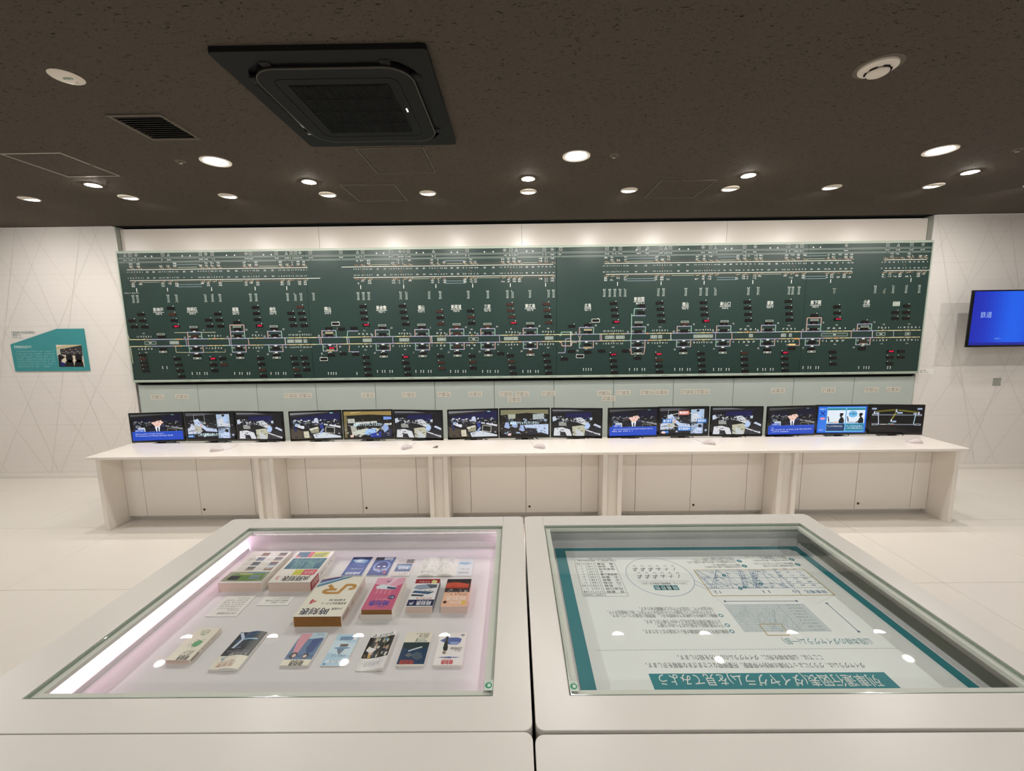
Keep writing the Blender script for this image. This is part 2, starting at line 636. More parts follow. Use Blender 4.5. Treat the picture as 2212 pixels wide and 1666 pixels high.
def wall_lines(parent, x0, x1, seed):
    P = Print(dz=0.0004)
    c1, c2 = (220, 214, 206), (228, 222, 215)
    z = 0.075
    k = 0
    while z < 2.98:
        P.rect(x0, z, x1, z + 0.004, c1 if k % 9 == 0 else c2, 1)
        z += 0.0665
        k += 1
    zt, zb = 2.99, 0.06
    rnd = random.Random(seed)
    ln = 0
    for slope, step in ((1.75, 0.62), (-1.75, 0.62), (3.6, 0.86), (-3.6, 0.86)):
        dx = (zt - zb) / slope
        x = x0 - abs(dx) - 1
        while x < x1 + abs(dx) + 1:
            xx = x + rnd.uniform(-0.09, 0.09)
            a, b = (xx, zb), (xx + dx, zt)
            t0, t1 = 0.0, 1.0
            for lo, sg in ((x0, 1), (x1, -1)):
                f0, f1 = (a[0] - lo) * sg, (b[0] - lo) * sg
                if f0 < 0 and f1 < 0:
                    t1 = -1
                elif f0 < 0:
                    t0 = max(t0, f0 / (f0 - f1))
                elif f1 < 0:
                    t1 = min(t1, f0 / (f0 - f1))
            if t1 > t0:
                P.line((a[0] + dx * t0, zb + (zt - zb) * t0), (a[0] + dx * t1, zb + (zt - zb) * t1), 0.006, c1, 2 + 0.12 * ln)
                ln += 1
            x += step
    P.obj('wall_pattern', 'prn', parent, O=(0, 5.0, 0), ex=(1, 0, 0), ey=(0, 0, 1), en=(0, -1, 0))


wall_lines(wl, -7.4, -4.59, 3)
wall_lines(wr, 4.785, 7.4, 5)

# ================================================================== CEILING FITTINGS
ORD = ['leftmost', 'second from left', 'third from left', 'fourth from left', 'fifth from left', 'fifth from right', 'fourth from right', 'third from right', 'second from right', 'rightmost']


def half_disc(r, a0, a1, n=20):
    return [(r * math.cos(math.radians(a0 + (a1 - a0) * k / n)), r * math.sin(math.radians(a0 + (a1 - a0) * k / n))) for k in range(n + 1)]


def make_washer():
    t = thing('wall_washer_downlight', '', 'downlight')
    MB().lathe([(0.060, -0.002), (0.066, -0.006), (0.075, -0.004), (0.0755, 0.001)], 36).obj('trim_ring', 'lamp_white', t, keep=True)
    MB().prism(half_disc(0.0625, 172, 368), -0.0035, -0.001).obj('baffle', 'lamp_white', t, keep=True)
    MB().prism(half_disc(0.0615, 12, 168), -0.0015, -0.0005).obj('lens', 'lens_wash', t, keep=True)
    return t


wx = [-4.387 + 0.9055 * k for k in range(10)] + [4.668, -5.292]
w0 = make_washer()
for i, x in enumerate(wx):
    o = w0 if i == 0 else copy_tree(w0)
    o.location = (x, 3.972, CEIL)
    ld = bpy.data.lights.get('washer_beam')
    if ld is None:
        ld = bpy.data.lights.new('washer_beam', 'SPOT')
        ld.energy = P_WASH
        ld.color = (1.0, 0.96, 0.91)
        ld.shadow_soft_size = 0.03
        ld.spot_size = math.radians(150)
        ld.spot_blend = 1.0
    lo = bpy.data.objects.new('washer_beam', ld)
    COL.objects.link(lo)
    lo.parent = o
    lo.location = (0, 0.02, -0.035)
    lo.rotation_euler = (math.radians(33), 0, 0)
    tag(o, 'half-shielded round downlight in the row nearest the wall, ' + (ORD[i] if i < 10 else 'cut off by the right frame edge' if i == 10 else 'just outside the left frame edge') + (' fully visible' if i == 9 else ''), 'downlight', 'half-shielded downlights along the wall')


def make_spot():
    t = thing('spot_downlight', '', 'downlight')
    MB().lathe([(0.040, 0.004), (0.046, -0.004), (0.056, -0.005), (0.0565, 0.001)], 32).obj('trim_ring', 'lamp_white', t, keep=True)
    MB().lathe([(0.0, -0.012), (0.022, -0.011), (0.034, -0.006), (0.039, 0.0)], 32).obj('lens', 'lens_spot', t, keep=True)
    return t


s0 = make_spot()
for i, x in enumerate((-3.475, -1.68, 0.129, 1.933, 3.737)):
    o = s0 if i == 0 else copy_tree(s0)
    o.location = (x, 3.645, CEIL)
    tag(o, 'small glaring warm spotlight recessed in ceiling, ' + ['leftmost of five', 'second of five from left', 'middle of five', 'fourth of five from left', 'rightmost of five'][i], 'downlight', 'small ceiling spotlights')


def make_big():
    t = thing('round_downlight', '', 'downlight')
    MB().lathe([(0.074, 0.003), (0.078, -0.004), (0.098, -0.006), (0.1, 0.001)], 40).obj('trim_ring', 'lamp_white', t, keep=True)
    MB().lathe([(0.0, -0.003), (0.074, -0.002)], 40).obj('lens', 'lens_big', t, keep=True)
    return t


b0 = make_big()
for i, (x, y, lb) in enumerate(((-2.139, 3.2, 'large round downlight near the ceiling vent and left sprinkler'), (0.459, 3.2, 'large round downlight at the middle of the ceiling'), (3.05, 3.2, 'large round downlight at the right of the ceiling'),
                               (-2.139, 0.6, 'round downlight above the left side of the cases, out of view'), (0.459, 0.6, 'round downlight straight above the photographer, out of view'), (3.05, 0.6, 'round downlight above the right floor, out of view'),
                               (-2.139, -2.0, 'round downlight behind the photographer at left, out of view'), (0.459, -2.0, 'round downlight behind the photographer, out of view'), (3.05, -2.0, 'round downlight behind the photographer at right, out of view'),
                               (-4.74, 3.2, 'round downlight left of the frame, row of the ceiling vent'), (-4.74, 0.6, 'round downlight far left, out of view'), (5.65, 3.2, 'round downlight right of the frame, row of the big lights'), (5.65, 0.6, 'round downlight far right, out of view'), (-7.3, 3.2, 'added round downlight at the far left end of the hall, out of view'), (-4.74, -2.0, 'added round downlight behind and far left, out of view'), (5.65, -2.0, 'added round downlight behind and far right, out of view'))):  # far-end and far-behind downlights are unseen, added to brighten the lower wall
    o = b0 if i == 0 else copy_tree(b0)
    o.location = (x, y, CEIL)
    tag(o, lb, 'downlight', 'large round ceiling downlights')

# emergency lamp, smoke detector, sprinklers
t = thing('emergency_light', 'unlit white emergency lamp flush in the ceiling, top left', 'emergency light', (-2.135, 2.18, CEIL))
MB().lathe([(0.0, -0.006), (0.04, -0.006), (0.062, -0.004), (0.068, 0.001)], 36, (-2.135, 2.18, CEIL)).obj('cover', 'lamp_white', t)
for dx, r in ((-0.012, 0.007), (0.004, 0.011), (0.02, 0.009)):
    MB().lathe([(0.0, -0.010), (r * 0.7, -0.009), (r, -0.006)], 14, (-2.135 + dx, 2.18, CEIL)).obj('bulb', 'glass_edge', t)
MB().lathe([(0.0, -0.014), (0.004, -0.012), (0.005, -0.004)], 10, (-2.12, 2.215, CEIL)).obj('test_button', 'lamp_white', t)
t = thing('smoke_detector', 'white domed smoke detector on the ceiling, top right', 'smoke detector', (1.755, 2.2, CEIL))
MB().lathe([(0.078, -0.004), (0.099, -0.003), (0.1, 0.001)], 40, (1.755, 2.2, CEIL)).obj('base_ring', 'hatch2', t)
MB().lathe([(0.05, -0.024), (0.06, -0.02), (0.078, -0.012), (0.08, 0.0)], 40, (1.755, 2.2, CEIL)).obj('body', 'lamp_white', t)
MB().lathe([(0.0, -0.046), (0.025, -0.044), (0.042, -0.036), (0.046, -0.03), (0.044, -0.02)], 36, (1.755, 2.2, CEIL)).obj('dome', 'lamp_white', t)
for a in range(6):
    b1 = math.radians(a * 60 + 15)
    pts = [(1.755 + 0.0505 * math.cos(b1 + k * 0.1), 2.2 + 0.0505 * math.sin(b1 + k * 0.1), CEIL - 0.026) for k in range(7)]
    MB().tube(pts, 0.0035, 5).obj('slot', 'dark', t)


def sprinkler(x, y, lb):
    t = thing('sprinkler_head', lb, 'sprinkler', (x, y, CEIL), 0, 'ceiling sprinklers')
    MB().lathe([(0.012, -0.006), (0.03, -0.005), (0.036, 0.001)], 24).obj('cover_ring', 'hatch2', t, keep=True)
    MB().lathe([(0.0, -0.02), (0.011, -0.018), (0.013, -0.012), (0.008, -0.008), (0.008, 0.0)], 14).obj('nozzle', 'hatch', t, keep=True)


sprinkler(-2.389, 3.19, 'tiny sprinkler head left of the large left downlight')
sprinkler(0.732, 3.204, 'tiny sprinkler head right of the middle large downlight')
sprinkler(3.605, 3.205, 'tiny sprinkler head at the right frame edge')


def hatch(x0, x1, y0, y1, lb, m, w):
    t = thing('ceiling_hatch', lb, 'access hatch', ((x0 + x1) / 2, (y0 + y1) / 2, CEIL), 0, 'square ceiling access hatches')
    MB().ring([(x0, y0), (x1, y0), (x1, y1), (x0, y1)], [(x0 + w, y0 + w), (x1 - w, y0 + w), (x1 - w, y1 - w), (x0 + w, y1 - w)], CEIL - 0.004, CEIL + 0.001).obj('frame', m, t, smooth=False)
    g = w + 0.005
    MB().ring([(x0 + w, y0 + w), (x1 - w, y0 + w), (x1 - w, y1 - w), (x0 + w, y1 - w)], [(x0 + g, y0 + g), (x1 - g, y0 + g), (x1 - g, y1 - g), (x0 + g, y1 - g)], CEIL - 0.0012, CEIL + 0.001).obj('gap', 'dark', t, smooth=False)
    MB().box(x0 + g, x1 - g, y0 + g, y1 - g, CEIL - 0.003, CEIL + 0.001).obj('lid', 'ceiling', t, smooth=False)
    MB().box(x1 - w * 0.9, x1 - w * 0.2, (y0 + y1) / 2 - 0.012, (y0 + y1) / 2 + 0.012, CEIL - 0.006, CEIL - 0.003).obj('latch', 'hatch2', t, smooth=False)


hatch(-3.485, -3.06, 3.005, 3.455, 'ceiling hatch with pale metal frame at far left', 'hatch', 0.018)
hatch(-1.06, -0.6, 3.01, 3.475, 'ceiling hatch just behind the air conditioner', 'hatch2', 0.010)
hatch(-1.462, -0.995, 3.722, 4.186, 'ceiling hatch between two wall-side downlights, left of centre', 'hatch2', 0.016)
hatch(1.25, 1.725, 3.735, 4.213, 'ceiling hatch right of centre beside a wall-side downlight', 'hatch2', 0.013)

# vent grille
t = thing('ceiling_vent', 'square ceiling vent grille with dark slats left of the air conditioner', 'vent', (-2.125, 2.68, CEIL))
x0, x1, y0, y1 = -2.283, -1.969, 2.522, 2.836
MB().ring([(x0, y0), (x1, y0), (x1, y1), (x0, y1)], [(x0 + .02, y0 + .02), (x1 - .02, y0 + .02), (x1 - .02, y1 - .02), (x0 + .02, y1 - .02)], CEIL - 0.010, CEIL + 0.001).obj('frame', 'hatch2', t, smooth=False)
MB().box(x0 + .02, x1 - .02, y0 + .02, y1 - .02, CEIL - 0.001, CEIL + 0.001).obj('backing', 'dark', t, smooth=False)
for k in range(11):
    yy = y0 + 0.032 + k * 0.0252
    b = MB()
    b.prism([(yy - 0.002, -0.009), (yy + 0.003, -0.009), (yy + 0.014, -0.001), (yy + 0.009, -0.001)], x0 + .02, x1 - .02)
    for v in b.bm.verts:
        v.co = Vector((v.co.z, v.co.x, CEIL + v.co.y))
    b.obj('slat', 'slat', t, smooth=False)

# air conditioner
ax, ay = -0.841, 2.4535
t = thing('ceiling_air_conditioner', 'large square black cassette air conditioner in the ceiling', 'air conditioner', (ax, ay, CEIL))
N = 7
MB().ring(rrect(ax - .475, ax + .475, ay - .475, ay + .475, .018, N), rrect(ax - .405, ax + .405, ay - .405, ay + .405, .15, N), CEIL - 0.024, CEIL + 0.001).obj('panel', 'ac', t)
MB().prism(rrect(ax - .41, ax + .41, ay - .41, ay + .41, .15, N), CEIL - 0.004, CEIL + 0.001).obj('air_channel', 'ac2', t)
for sx_, sy_, L in ((0, -1, .5), (0, 1, .5), (-1, 0, .5), (1, 0, .5)):
    b = MB()
    if sx_ == 0:
        b.box(ax - L / 2, ax + L / 2, ay + sy_ * .385 - .022, ay + sy_ * .385 + .022, CEIL - 0.022, CEIL - 0.014, .003)
    else:
        b.box(ax + sx_ * .385 - .022, ax + sx_ * .385 + .022, ay - L / 2, ay + L / 2, CEIL - 0.022, CEIL - 0.014, .003)
    b.obj('louver', 'ac', t)
for dx, dy in ((-.27, -.385), (.27, -.385), (-.27, .385), (.27, .385), (.385, -.27), (.385, .27), (-.385, -.27), (-.385, .27)):
    MB().box(ax + dx - .025, ax + dx + .025, ay + dy - .025, ay + dy + .025, CEIL - 0.03, CEIL - 0.004, .006).obj('clip', 'ac', t)
MB().prism(rrect(ax - .372, ax + .372, ay - .372, ay + .372, .12, N), CEIL - 0.040, CEIL - 0.002).obj('inner_panel', 'ac', t)
MB().ring(rrect(ax - .376, ax + .376, ay - .376, ay + .376, .124, N), rrect(ax - .371, ax + .371, ay - .371, ay + .371, .119, N), CEIL - 0.040, CEIL - 0.034).obj('rim', 'ac_rim', t)
MB().ring(rrect(ax - .300, ax + .300, ay - .300, ay + .300, .05, N), rrect(ax - .297, ax + .297, ay - .297, ay + .297, .047, N), CEIL - 0.0412, CEIL - 0.039).obj('seam', 'dark', t)
MB().prism(rrect(ax - .245, ax + .245, ay - .25, ay + .25, .01, 2), CEIL - 0.0406, CEIL - 0.039).obj('grille_backing', 'dark', t)
b = MB()
for k in range(46):
    xx = ax - .24 + k * 0.48 / 45
    b.box(xx - .0022, xx + .0022, ay - .245, ay + .245, CEIL - 0.0445, CEIL - 0.0404)
g = b.obj('grille_slats', 'ac2', t, smooth=False)
g['kind'] = 'stuff'
for k in (-1, 0, 1):
    MB().box(ax - .243, ax + .243, ay + k * .125 - .002, ay + k * .125 + .002, CEIL - 0.0462, CEIL - 0.0444).obj('grille_rib', 'ac', t, smooth=False)
MB().prism(rrect(ax + .270, ax + .277, ay - .02, ay + .015, .003, 3), CEIL - 0.042, CEIL - 0.040).obj('indicator', 'ind_white', t)

# ================================================================== THE TRAFFIC CONTROL BOARD
BY = 4.93
BX0, BX1, BZ0, BZ1 = -4.545, 4.745, 1.194, 2.708
board = thing('route_display_board', 'long dark green railway route display board on the wall', 'display board', (0.1, 4.98, BZ0))
ZA, ZB, ZC, ZD = (240, 460, 3.95), (680, 460, 3.95), (1140, 460, 3.95), (1540, 460, 3.95)


def bp(zone, x, y):
    p = on_wall(zone[0] + x / zone[2], zone[1] + y / zone[2], BY)
    return p.x, p.z


def zr(py):
    return on_wall(355, py, BY).z


xs = [BX0 + .012, bp(ZA, 1700, 1000)[0], bp(ZC, 246, 900)[0], bp(ZD, 795, 600)[0], BX1 - .012]
for a, b in zip(xs, xs[1:]):
    MB().box(a + .0012, b - .0012, BY, BY + .03, BZ0 + .028, BZ1 - .026, .001, 1).obj('panel', 'board', board, smooth=False)
MB().box(BX0, BX1, BY - .006, BY + .07, BZ1 - .026, BZ1, .002).obj('top_rail', 'rail', board)
MB().box(BX0, BX1, BY - .008, BY + .07, BZ0, BZ0 + .028, .002).obj('bottom_rail', 'rail', board)
MB().box(BX0, BX0 + .012, BY - .006, BY + .07, BZ0 + .028, BZ1 - .026).obj('side_rail', 'rail', board)
MB().box(BX1 - .012, BX1, BY - .006, BY + .07, BZ0 + .028, BZ1 - .026).obj('side_rail', 'rail', board)
MB().box(BX0 + .02, BX1 - .02, BY + .03, 5.06, BZ0 - .02, BZ1 - .03).obj('backing', 'dark', board)

P = Print(dz=0.0004)
WH, CR, LB, BR_, PK, MT, LI, YL, OR = (226, 230, 224), (206, 200, 168), (158, 178, 190), (112, 86, 66), (200, 164, 154), (146, 184, 166), (160, 158, 186), (214, 206, 158), (206, 140, 96)


def hx(u, py):
    return on_wall(u, py, BY).x


def X(zone, x, py):
    return on_wall(zone[0] + x / zone[2], py, BY).x


def X2(zone, x, zy):
    return bp(zone, x, zy)[0]


# double thin lines along the top
for py in (556.2, 558.6, 564.8, 567.0):
    z = zr(py)
    P.rect(BX0 + .015, z - .002, BX1 - .015, z + .002, (150, 164, 154), 1)
# symbols
sym = []
for zone, st in ((ZA, 't117 s161 c213 s440 t489 s763 c808 s863 c1153 s1190 s1411 t1496 s1538 s1575 c1612 s1702'),
                 (ZB, 's222 t364 s408 s647 c726 d762 s799 t1013 s1301 c1620 s1673 t1718 s1958 c2026 s2098'),
                 (ZC, 's676 t738 s789 s947 c1022 s1136 t1178 s1216 c1495 s1559 t1600 s1848 c1940'),
                 (ZD, 's643 t715 s760 c1138 s1491 t1582 s1695 c1791')):
    for w in st.split():
        sym.append((w[0], X(zone, int(w[1:]), {ZA: 551, ZB: 545, ZC: 540, ZD: 533}[zone])))
zs = zr(550.3)
for i, (k, x) in enumerate(sym):
    r = 0.0175
    if k == 's':
        P.rect(x - r, zs - r, x + r, zs + r, (196, 204, 196), 2)
        P.rect(x - r * .78, zs - r * .78, x + r * .78, zs + r * .78, (24, 34, 30), 3)
        P.oval(x, zs, .005, .005, WH, 4, 8)
    elif k == 'c':
        P.oval(x, zs, r, r, (196, 204, 196), 2)
        P.oval(x, zs, r * .78, r * .78, (30, 44, 38), 3)
        P.oval(x, zs, .006, .006, WH, 4, 8)
    elif k == 't':
        P.poly([(x - r, zs - r), (x + r, zs - r), (x, zs + r)], (196, 204, 196), 2)
        P.poly([(x - r * .6, zs - r * .72), (x + r * .6, zs - r * .72), (x, zs + r * .45)], (30, 44, 38), 3)
    else:
        P.poly([(x - r, zs), (x, zs - r), (x + r, zs), (x, zs + r)], (196, 204, 196), 2)
        P.poly([(x - r * .7, zs), (x, zs - r * .7), (x + r * .7, zs), (x, zs + r * .7)], (30, 44, 38), 3)
    P.scrib((x - .017, zs + .029), (x + .017, zs + .029), .010, WH, i, 2)
    P.scrib((x - .024, zr(561.4)), (x + .024, zr(561.4)), .014, WH, i + 50, 2, 0.95)
    for py in (557.4, 565.9):
        P.rect(x - .004, zr(py) - .010, x + .004, zr(py) + .010, (52, 78, 70), 2)
# two thick white lines, gapped between line sections
z1, z2 = zr(582.3), zr(605.6)
SEC1 = ((274, 665, 582), (737.7, 1194.7, 575), (1305.8, 1838.7, 567), (1909, 2002, 562))
SEC2 = ((280.5, 692, 605), (763.5, 1197.7, 599), (1309, 1840, 591), (1909, 2009, 586))
for a, b, py in SEC1:
    P.rect(hx(a, py), z1 - .0032, hx(b, py), z1 + .0032, (222, 222, 210), 3)
for a, b, py in SEC2:
    P.rect(hx(a, py), z2 - .0032, hx(b, py), z2 + .0032, (222, 222, 210), 3)
# clusters of wiring marks along the two lines
CL = [(ZA, 140, 270), (ZA, 405, 575), (ZA, 740, 950), (ZA, 1120, 1265), (ZA, 1430, 1670), (ZB, 330, 490), (ZB, 640, 830), (ZB, 975, 1130), (ZB, 1260, 1395),
      (ZB, 1580, 1770), (ZB, 1900, 2045), (ZC, 640, 860), (ZC, 1070, 1230), (ZC, 1420, 1640), (ZC, 1770, 2010), (ZD, 590, 800), (ZD, 950, 1200), (ZD, 1440, 1830)]
NUP = ['11 9 7 5 3 1', '23 7 3 1 20 21 22', '9 7 5 3 1 20 21 22', '7 5 3 1 10 22', '17 15 13 11 9 7 5 3 1', '7 5 3 1 10 21 22', '11 9 7 5 3 1 10 21', '7 5 3 1 10 22', '3 1 10 22', '11 9 7 5 3 1 10', '9 7 5 3 1', '15 13 11 9 7 5 3 1 10 20', '11 9 7 5 3 1 10', '13 11 9 7 5 3 1 10 20', '9 7 5 3 1 22', '9 7 5 3 1 21 22', '7 5 3 1 22', '17 5 3 1 11 8 7 5 3 1']
rows_px = {ZA: 0.0, ZB: -6.5, ZC: -12.5, ZD: -18.5}
cl = []
for i, (zone, a, b) in enumerate(CL):
    py = 590 + rows_px[zone]
    xa, xb = X(zone, a, py), X(zone, b, py)
    cl.append((xa, xb))
    rnd = random.Random(i)
    P.text(NUP[i], (xa, zr(587.4)), (xb, zr(587.4)), .015, (206, 212, 206), 2, .02)
    P.text(' '.join(reversed(NUP[i].split())), (xa, zr(600.3)), (xb, zr(600.3)), .015, (206, 212, 206), 2, .02)
    nb = max(2, int((xb - xa) / .06))
    for k in range(nb):
        x = xa + (k + .5) * (xb - xa) / nb + rnd.uniform(-.008, .008)
        for py_ in (569.6, 574.9, 613.4, 618.0):
            if rnd.random() < .78:
                P.scrib((x - .019, zr(py_)), (x + .019, zr(py_)), .019, WH, i * 40 + k, 2, 1.0)
        if rnd.random() < .8:
            P.path([(x, zr(576.5)), (x, zr(579)), (x + .03, zr(579)), (x + .03, zr(581.5))], .003, CR, 2)
            P.path([(x, zr(612)), (x, zr(609.5)), (x + .03, zr(609.5)), (x + .03, zr(606.5))], .003, CR, 2)
        P.rect(x - .024, zr(579.4), x + .02, zr(577.2), BR_, 1)
        P.rect(x - .024, zr(610.2), x + .02, zr(608.0), BR_, 1)
        P.rect(x, zr(584.6), x + .003, z1 - .004, BR_, 1)
        P.rect(x, z2 + .004, x + .003, zr(603.4), BR_, 1)
    m = (xa + xb) / 2
    P.path([(m - .012, zr(590.5)), (m - .012, zr(593)), (m + .008, zr(593)), (m + .008, zr(597))], .004, BR_, 1)
for i, ((a0, a1), (b0_, b1_)) in enumerate(zip(cl, cl[1:])):
    if i in (4, 10, 16):
        continue
    ev = i % 2
    P.rect(a1, zr(578.2) - .0018, b0_, zr(578.2) + .0018, CR if ev else BR_, 1)
    P.rect(a1, zr(609.4) - .0018, b0_, zr(609.4) + .0018, BR_ if ev else CR, 1)
    if i in (1, 7, 11, 13, 15):
        for py_ in (571.8, 615.4, 620.2):
            P.rect(a1 - .03, zr(py_) - .0018, b0_ + .03, zr(py_) + .0018, LB, 1)
    for f in (.3, .7):
        x = a1 + (b0_ - a1) * f
        P.scrib((x - .014, zr(587.4)), (x + .014, zr(587.4)), .019, WH, i, 2, 1)
        P.scrib((x - .014, zr(600.3)), (x + .014, zr(600.3)), .017, WH, i + 9, 2, 1)
        P.oval(x, zr(553.5), .008, .008, WH, 2, 10)
# ticks and ladder gauges
for zone, xs_ in ((ZA, (217, 480, 857, 1229, 1499)), (ZB, (391, 758, 1033, 1347, 1668, 1969)), (ZC, (766, 1138, 1505, 1920)), (ZD, (671, 1005, 1690))):
    for x in xs_:
        xx = X(zone, x, 622 + rows_px[zone])
        P.rect(xx - .004, zr(630), xx + .004, zr(622), WH, 2)
gz0, gz1 = zr(653.5), zr(637.5)
for zone, xs_ in ((ZA, (190, 227, 489, 560, 807, 866, 932, 1192, 1240, 1508, 1574, 1623, 1730)), (ZB, (371, 416, 461, 733, 782, 976, 1071, 1311, 1477, 1644, 1688, 1837, 1996, 2037)),
                  (ZC, (654, 700, 743, 788, 831, 1114, 1159, 1349, 1475, 1527, 1601, 1882, 1964)), (ZD, (650, 681, 734, 1384, 1537, 1648, 1760))):
    for i, x in enumerate(xs_):
        xx = X(zone, x, 645 + rows_px[zone])
        P.frame(xx - .0105, gz0 + .012, xx + .0105, gz1 - .014, .003, (176, 188, 180), 2)
        P.rect(xx - .005, gz0 + .018, xx + .005, gz1 - .02, (112, 132, 124), 2)
        P.scrib((xx - .018, gz1 - .004), (xx + .018, gz1 - .004), .015, WH, i, 3)
        P.scrib((xx - .016, gz0 + .004), (xx + .016, gz0 + .004), .011, WH, i + 7, 3)
for x in (1035, 1461):
    xx, zz = bp(ZD, x, 672)
    P.ovalring(xx, zz, .011, .022, .004, (176, 176, 150), 2, 16)
    P.scrib((xx - .018, zz + .032), (xx + .018, zz + .032), .012, WH, x, 3)
xa = BX0 + .035
P.scrib((xa, zr(632.5)), (xa + .17, zr(632.5)), .011, WH, 3, 2, .9)
# station names
for zone, x, y, nm, km in ((ZA, 404, 832, '新神戸', '548°0'), (ZA, 692, 830, '西明石', '570°3'), (ZA, 1062, 830, '姫路', '601°3'), (ZA, 1380, 828, '相生', '621°3'), (ZA, 1848, 825, '岡山', '676°3'),
                           (ZB, 569, 815, '新倉敷', '702°1'), (ZB, 907, 812, '福山', '733°1'), (ZB, 1207, 807, '新尾道', '750°5'), (ZB, 1472, 805, '三原', '761°0'), (ZB, 1837, 800, '東広島', '791°9'),
                           (ZC, 513, 797, '広島', '821°2'), (ZC, 950, 741, '新岩国', '862°4'), (ZC, 1344, 785, '徳山', '903°5'), (ZC, 1685, 782, '新山口', '944°6'), (ZC, 2068, 775, '厚狭', '969°7'),
                           (ZD, 877, 770, '新下関', '1002°5'), (ZD, 1312, 765, '小倉', '1013°2')):
    xx, zz = bp(zone, x, y)
    w = .058 if len(nm) == 3 else .036
    P.text(nm, (xx - w, zz + .004), (xx + w, zz + .004), .042, WH, 3, .022)
    P.rect(xx - w - .006, zz - .026, xx + w + .006, zz - .0215, WH, 2)
    P.text(km, (xx - .036, zz - .043), (xx + .036, zz - .043), .022, WH, 3, .02)
xx, zz = bp(ZD, 1565, 775)
P.rect(xx - .04, zz - .026, xx + .04, zz + .024, (196, 204, 196), 2)
P.scrib((xx - .034, zz + .012), (xx + .034, zz + .012), .02, (90, 104, 98), 8, 3)
P.scrib((xx - .034, zz - .012), (xx + .034, zz - .012), .018, (90, 104, 98), 9, 3)
# the two running lines
zu, zl = bp(ZA, 160, 1083)[1], bp(ZA, 160, 1141)[1]
xs0, xs1 = X2(ZA, 160, 1100), BX1 - .03
TW = .0095
P.rect(xs0, zu - TW / 2, xs1, zu + TW / 2, YL, 2)
P.rect(xs0, zl - TW / 2, xs1, zl + TW / 2, YL, 2)
P.path([(xs0 - .02, zu + .105), (xs0, zu)], TW * .8, CR, 2)
P.path([(xs0, zl), (xs0 + .005, zl - .2)], TW * .8, CR, 2)
zmid = (zu + zl) / 2
ST = [(ZA, 432, 0), (ZA, 722, 1), (ZA, 1088, 2), (ZA, 1403, 1), (ZA, 1866, 1), (ZB, 581, 1), (ZB, 917, 1), (ZB, 1214, 1), (ZB, 1478, 1), (ZB, 1839, 1), (ZC, 500, 1), (ZC, 941, 3), (ZC, 1331, 1), (ZC, 1667, 1), (ZC, 2047, 1), (ZD, 852, 2), (ZD, 1284, 1)]
h1, h2, wl_ = .078, .080, .082
for i, (zone, x, kind) in enumerate(ST):
    xx = X2(zone, x, {ZA: 1110, ZB: 1090, ZC: 1075, ZD: 1050}[zone])
    for z in (zu, zl):
        P.rect(xx - .13, z - TW / 2 - .0005, xx + .13, z + TW / 2 + .0005, LI, 3)
        P.rect(xx - .16, z - TW / 2 - .0005, xx - .13, z + TW / 2 + .0005, PK if z == zu else MT, 3)
        P.rect(xx + .13, z - TW / 2 - .0005, xx + .16, z + TW / 2 + .0005, MT if z == zu else PK, 3)
    if kind == 0:
        continue
    P.path([(xx - wl_, zu), (xx - wl_, zu + h1)], TW, PK, 4)
    P.path([(xx - wl_ - .005, zu + h1), (xx + wl_ + .005, zu + h1)], TW, LI, 4.3)
    P.path([(xx + wl_, zu), (xx + wl_, zu + h1)], TW, MT, 4)
    P.path([(xx - wl_, zl), (xx - wl_, zl - h2)], TW, MT, 4)
    P.path([(xx - wl_ - .005, zl - h2), (xx + wl_ + .005, zl - h2)], TW, LI, 4.3)
    P.path([(xx + wl_, zl), (xx + wl_, zl - h2)], TW, PK, 4)
    if kind == 2:
        P.path([(xx - wl_, zu + h1), (xx - wl_, zu + 2 * h1), (xx + wl_, zu + 2 * h1), (xx + wl_, zu + h1)], TW, PK, 4)
    if kind == 3:
        P.path([(xx - wl_, zl - h2), (xx - wl_ + .008, zl - 2 * h2), (xx + wl_ - .01, zl - 2 * h2), (xx + wl_, zl - h2)], TW, PK, 4)
    for s_, z in ((1, zu), (1, zu + h1), (-1, zl), (-1, zl - h2)):
        P.rect(xx - .016, z + s_ * .004, xx + .016, z + s_ * .018, WH, 5)
    for dx in (-.06, .06):
        for z in (zu + .03, zl - .03):
            P.scrib((xx + dx - .012, z), (xx + dx + .012, z), .018, WH, i, 3)
    for dx, z in ((.11, zu + h1 + .022), (-.12, zu + .02), (-.1, zl - h2 - .03), (.12, zl - .03)):
        P.scrib((xx + dx - .012, z), (xx + dx + .012, z), .022, WH, i + 4, 3)
for zone, xs_ in ((ZA, (640, 657, 1008, 1023, 1172, 1485, 1778, 1792, 2013, 2030)), (ZB, (665, 985, 998, 1575)), (ZC, (615, 627, 1218, 1598, 1737)), (ZD, (748, 1172, 1352, 1532))):
    for k, x in enumerate(xs_):
        xx = X2(zone, x, 1090)
        P.path([(xx, zu), (xx + .004, zl)], .008, (LI, PK, (206, 208, 206))[k % 3], 5)
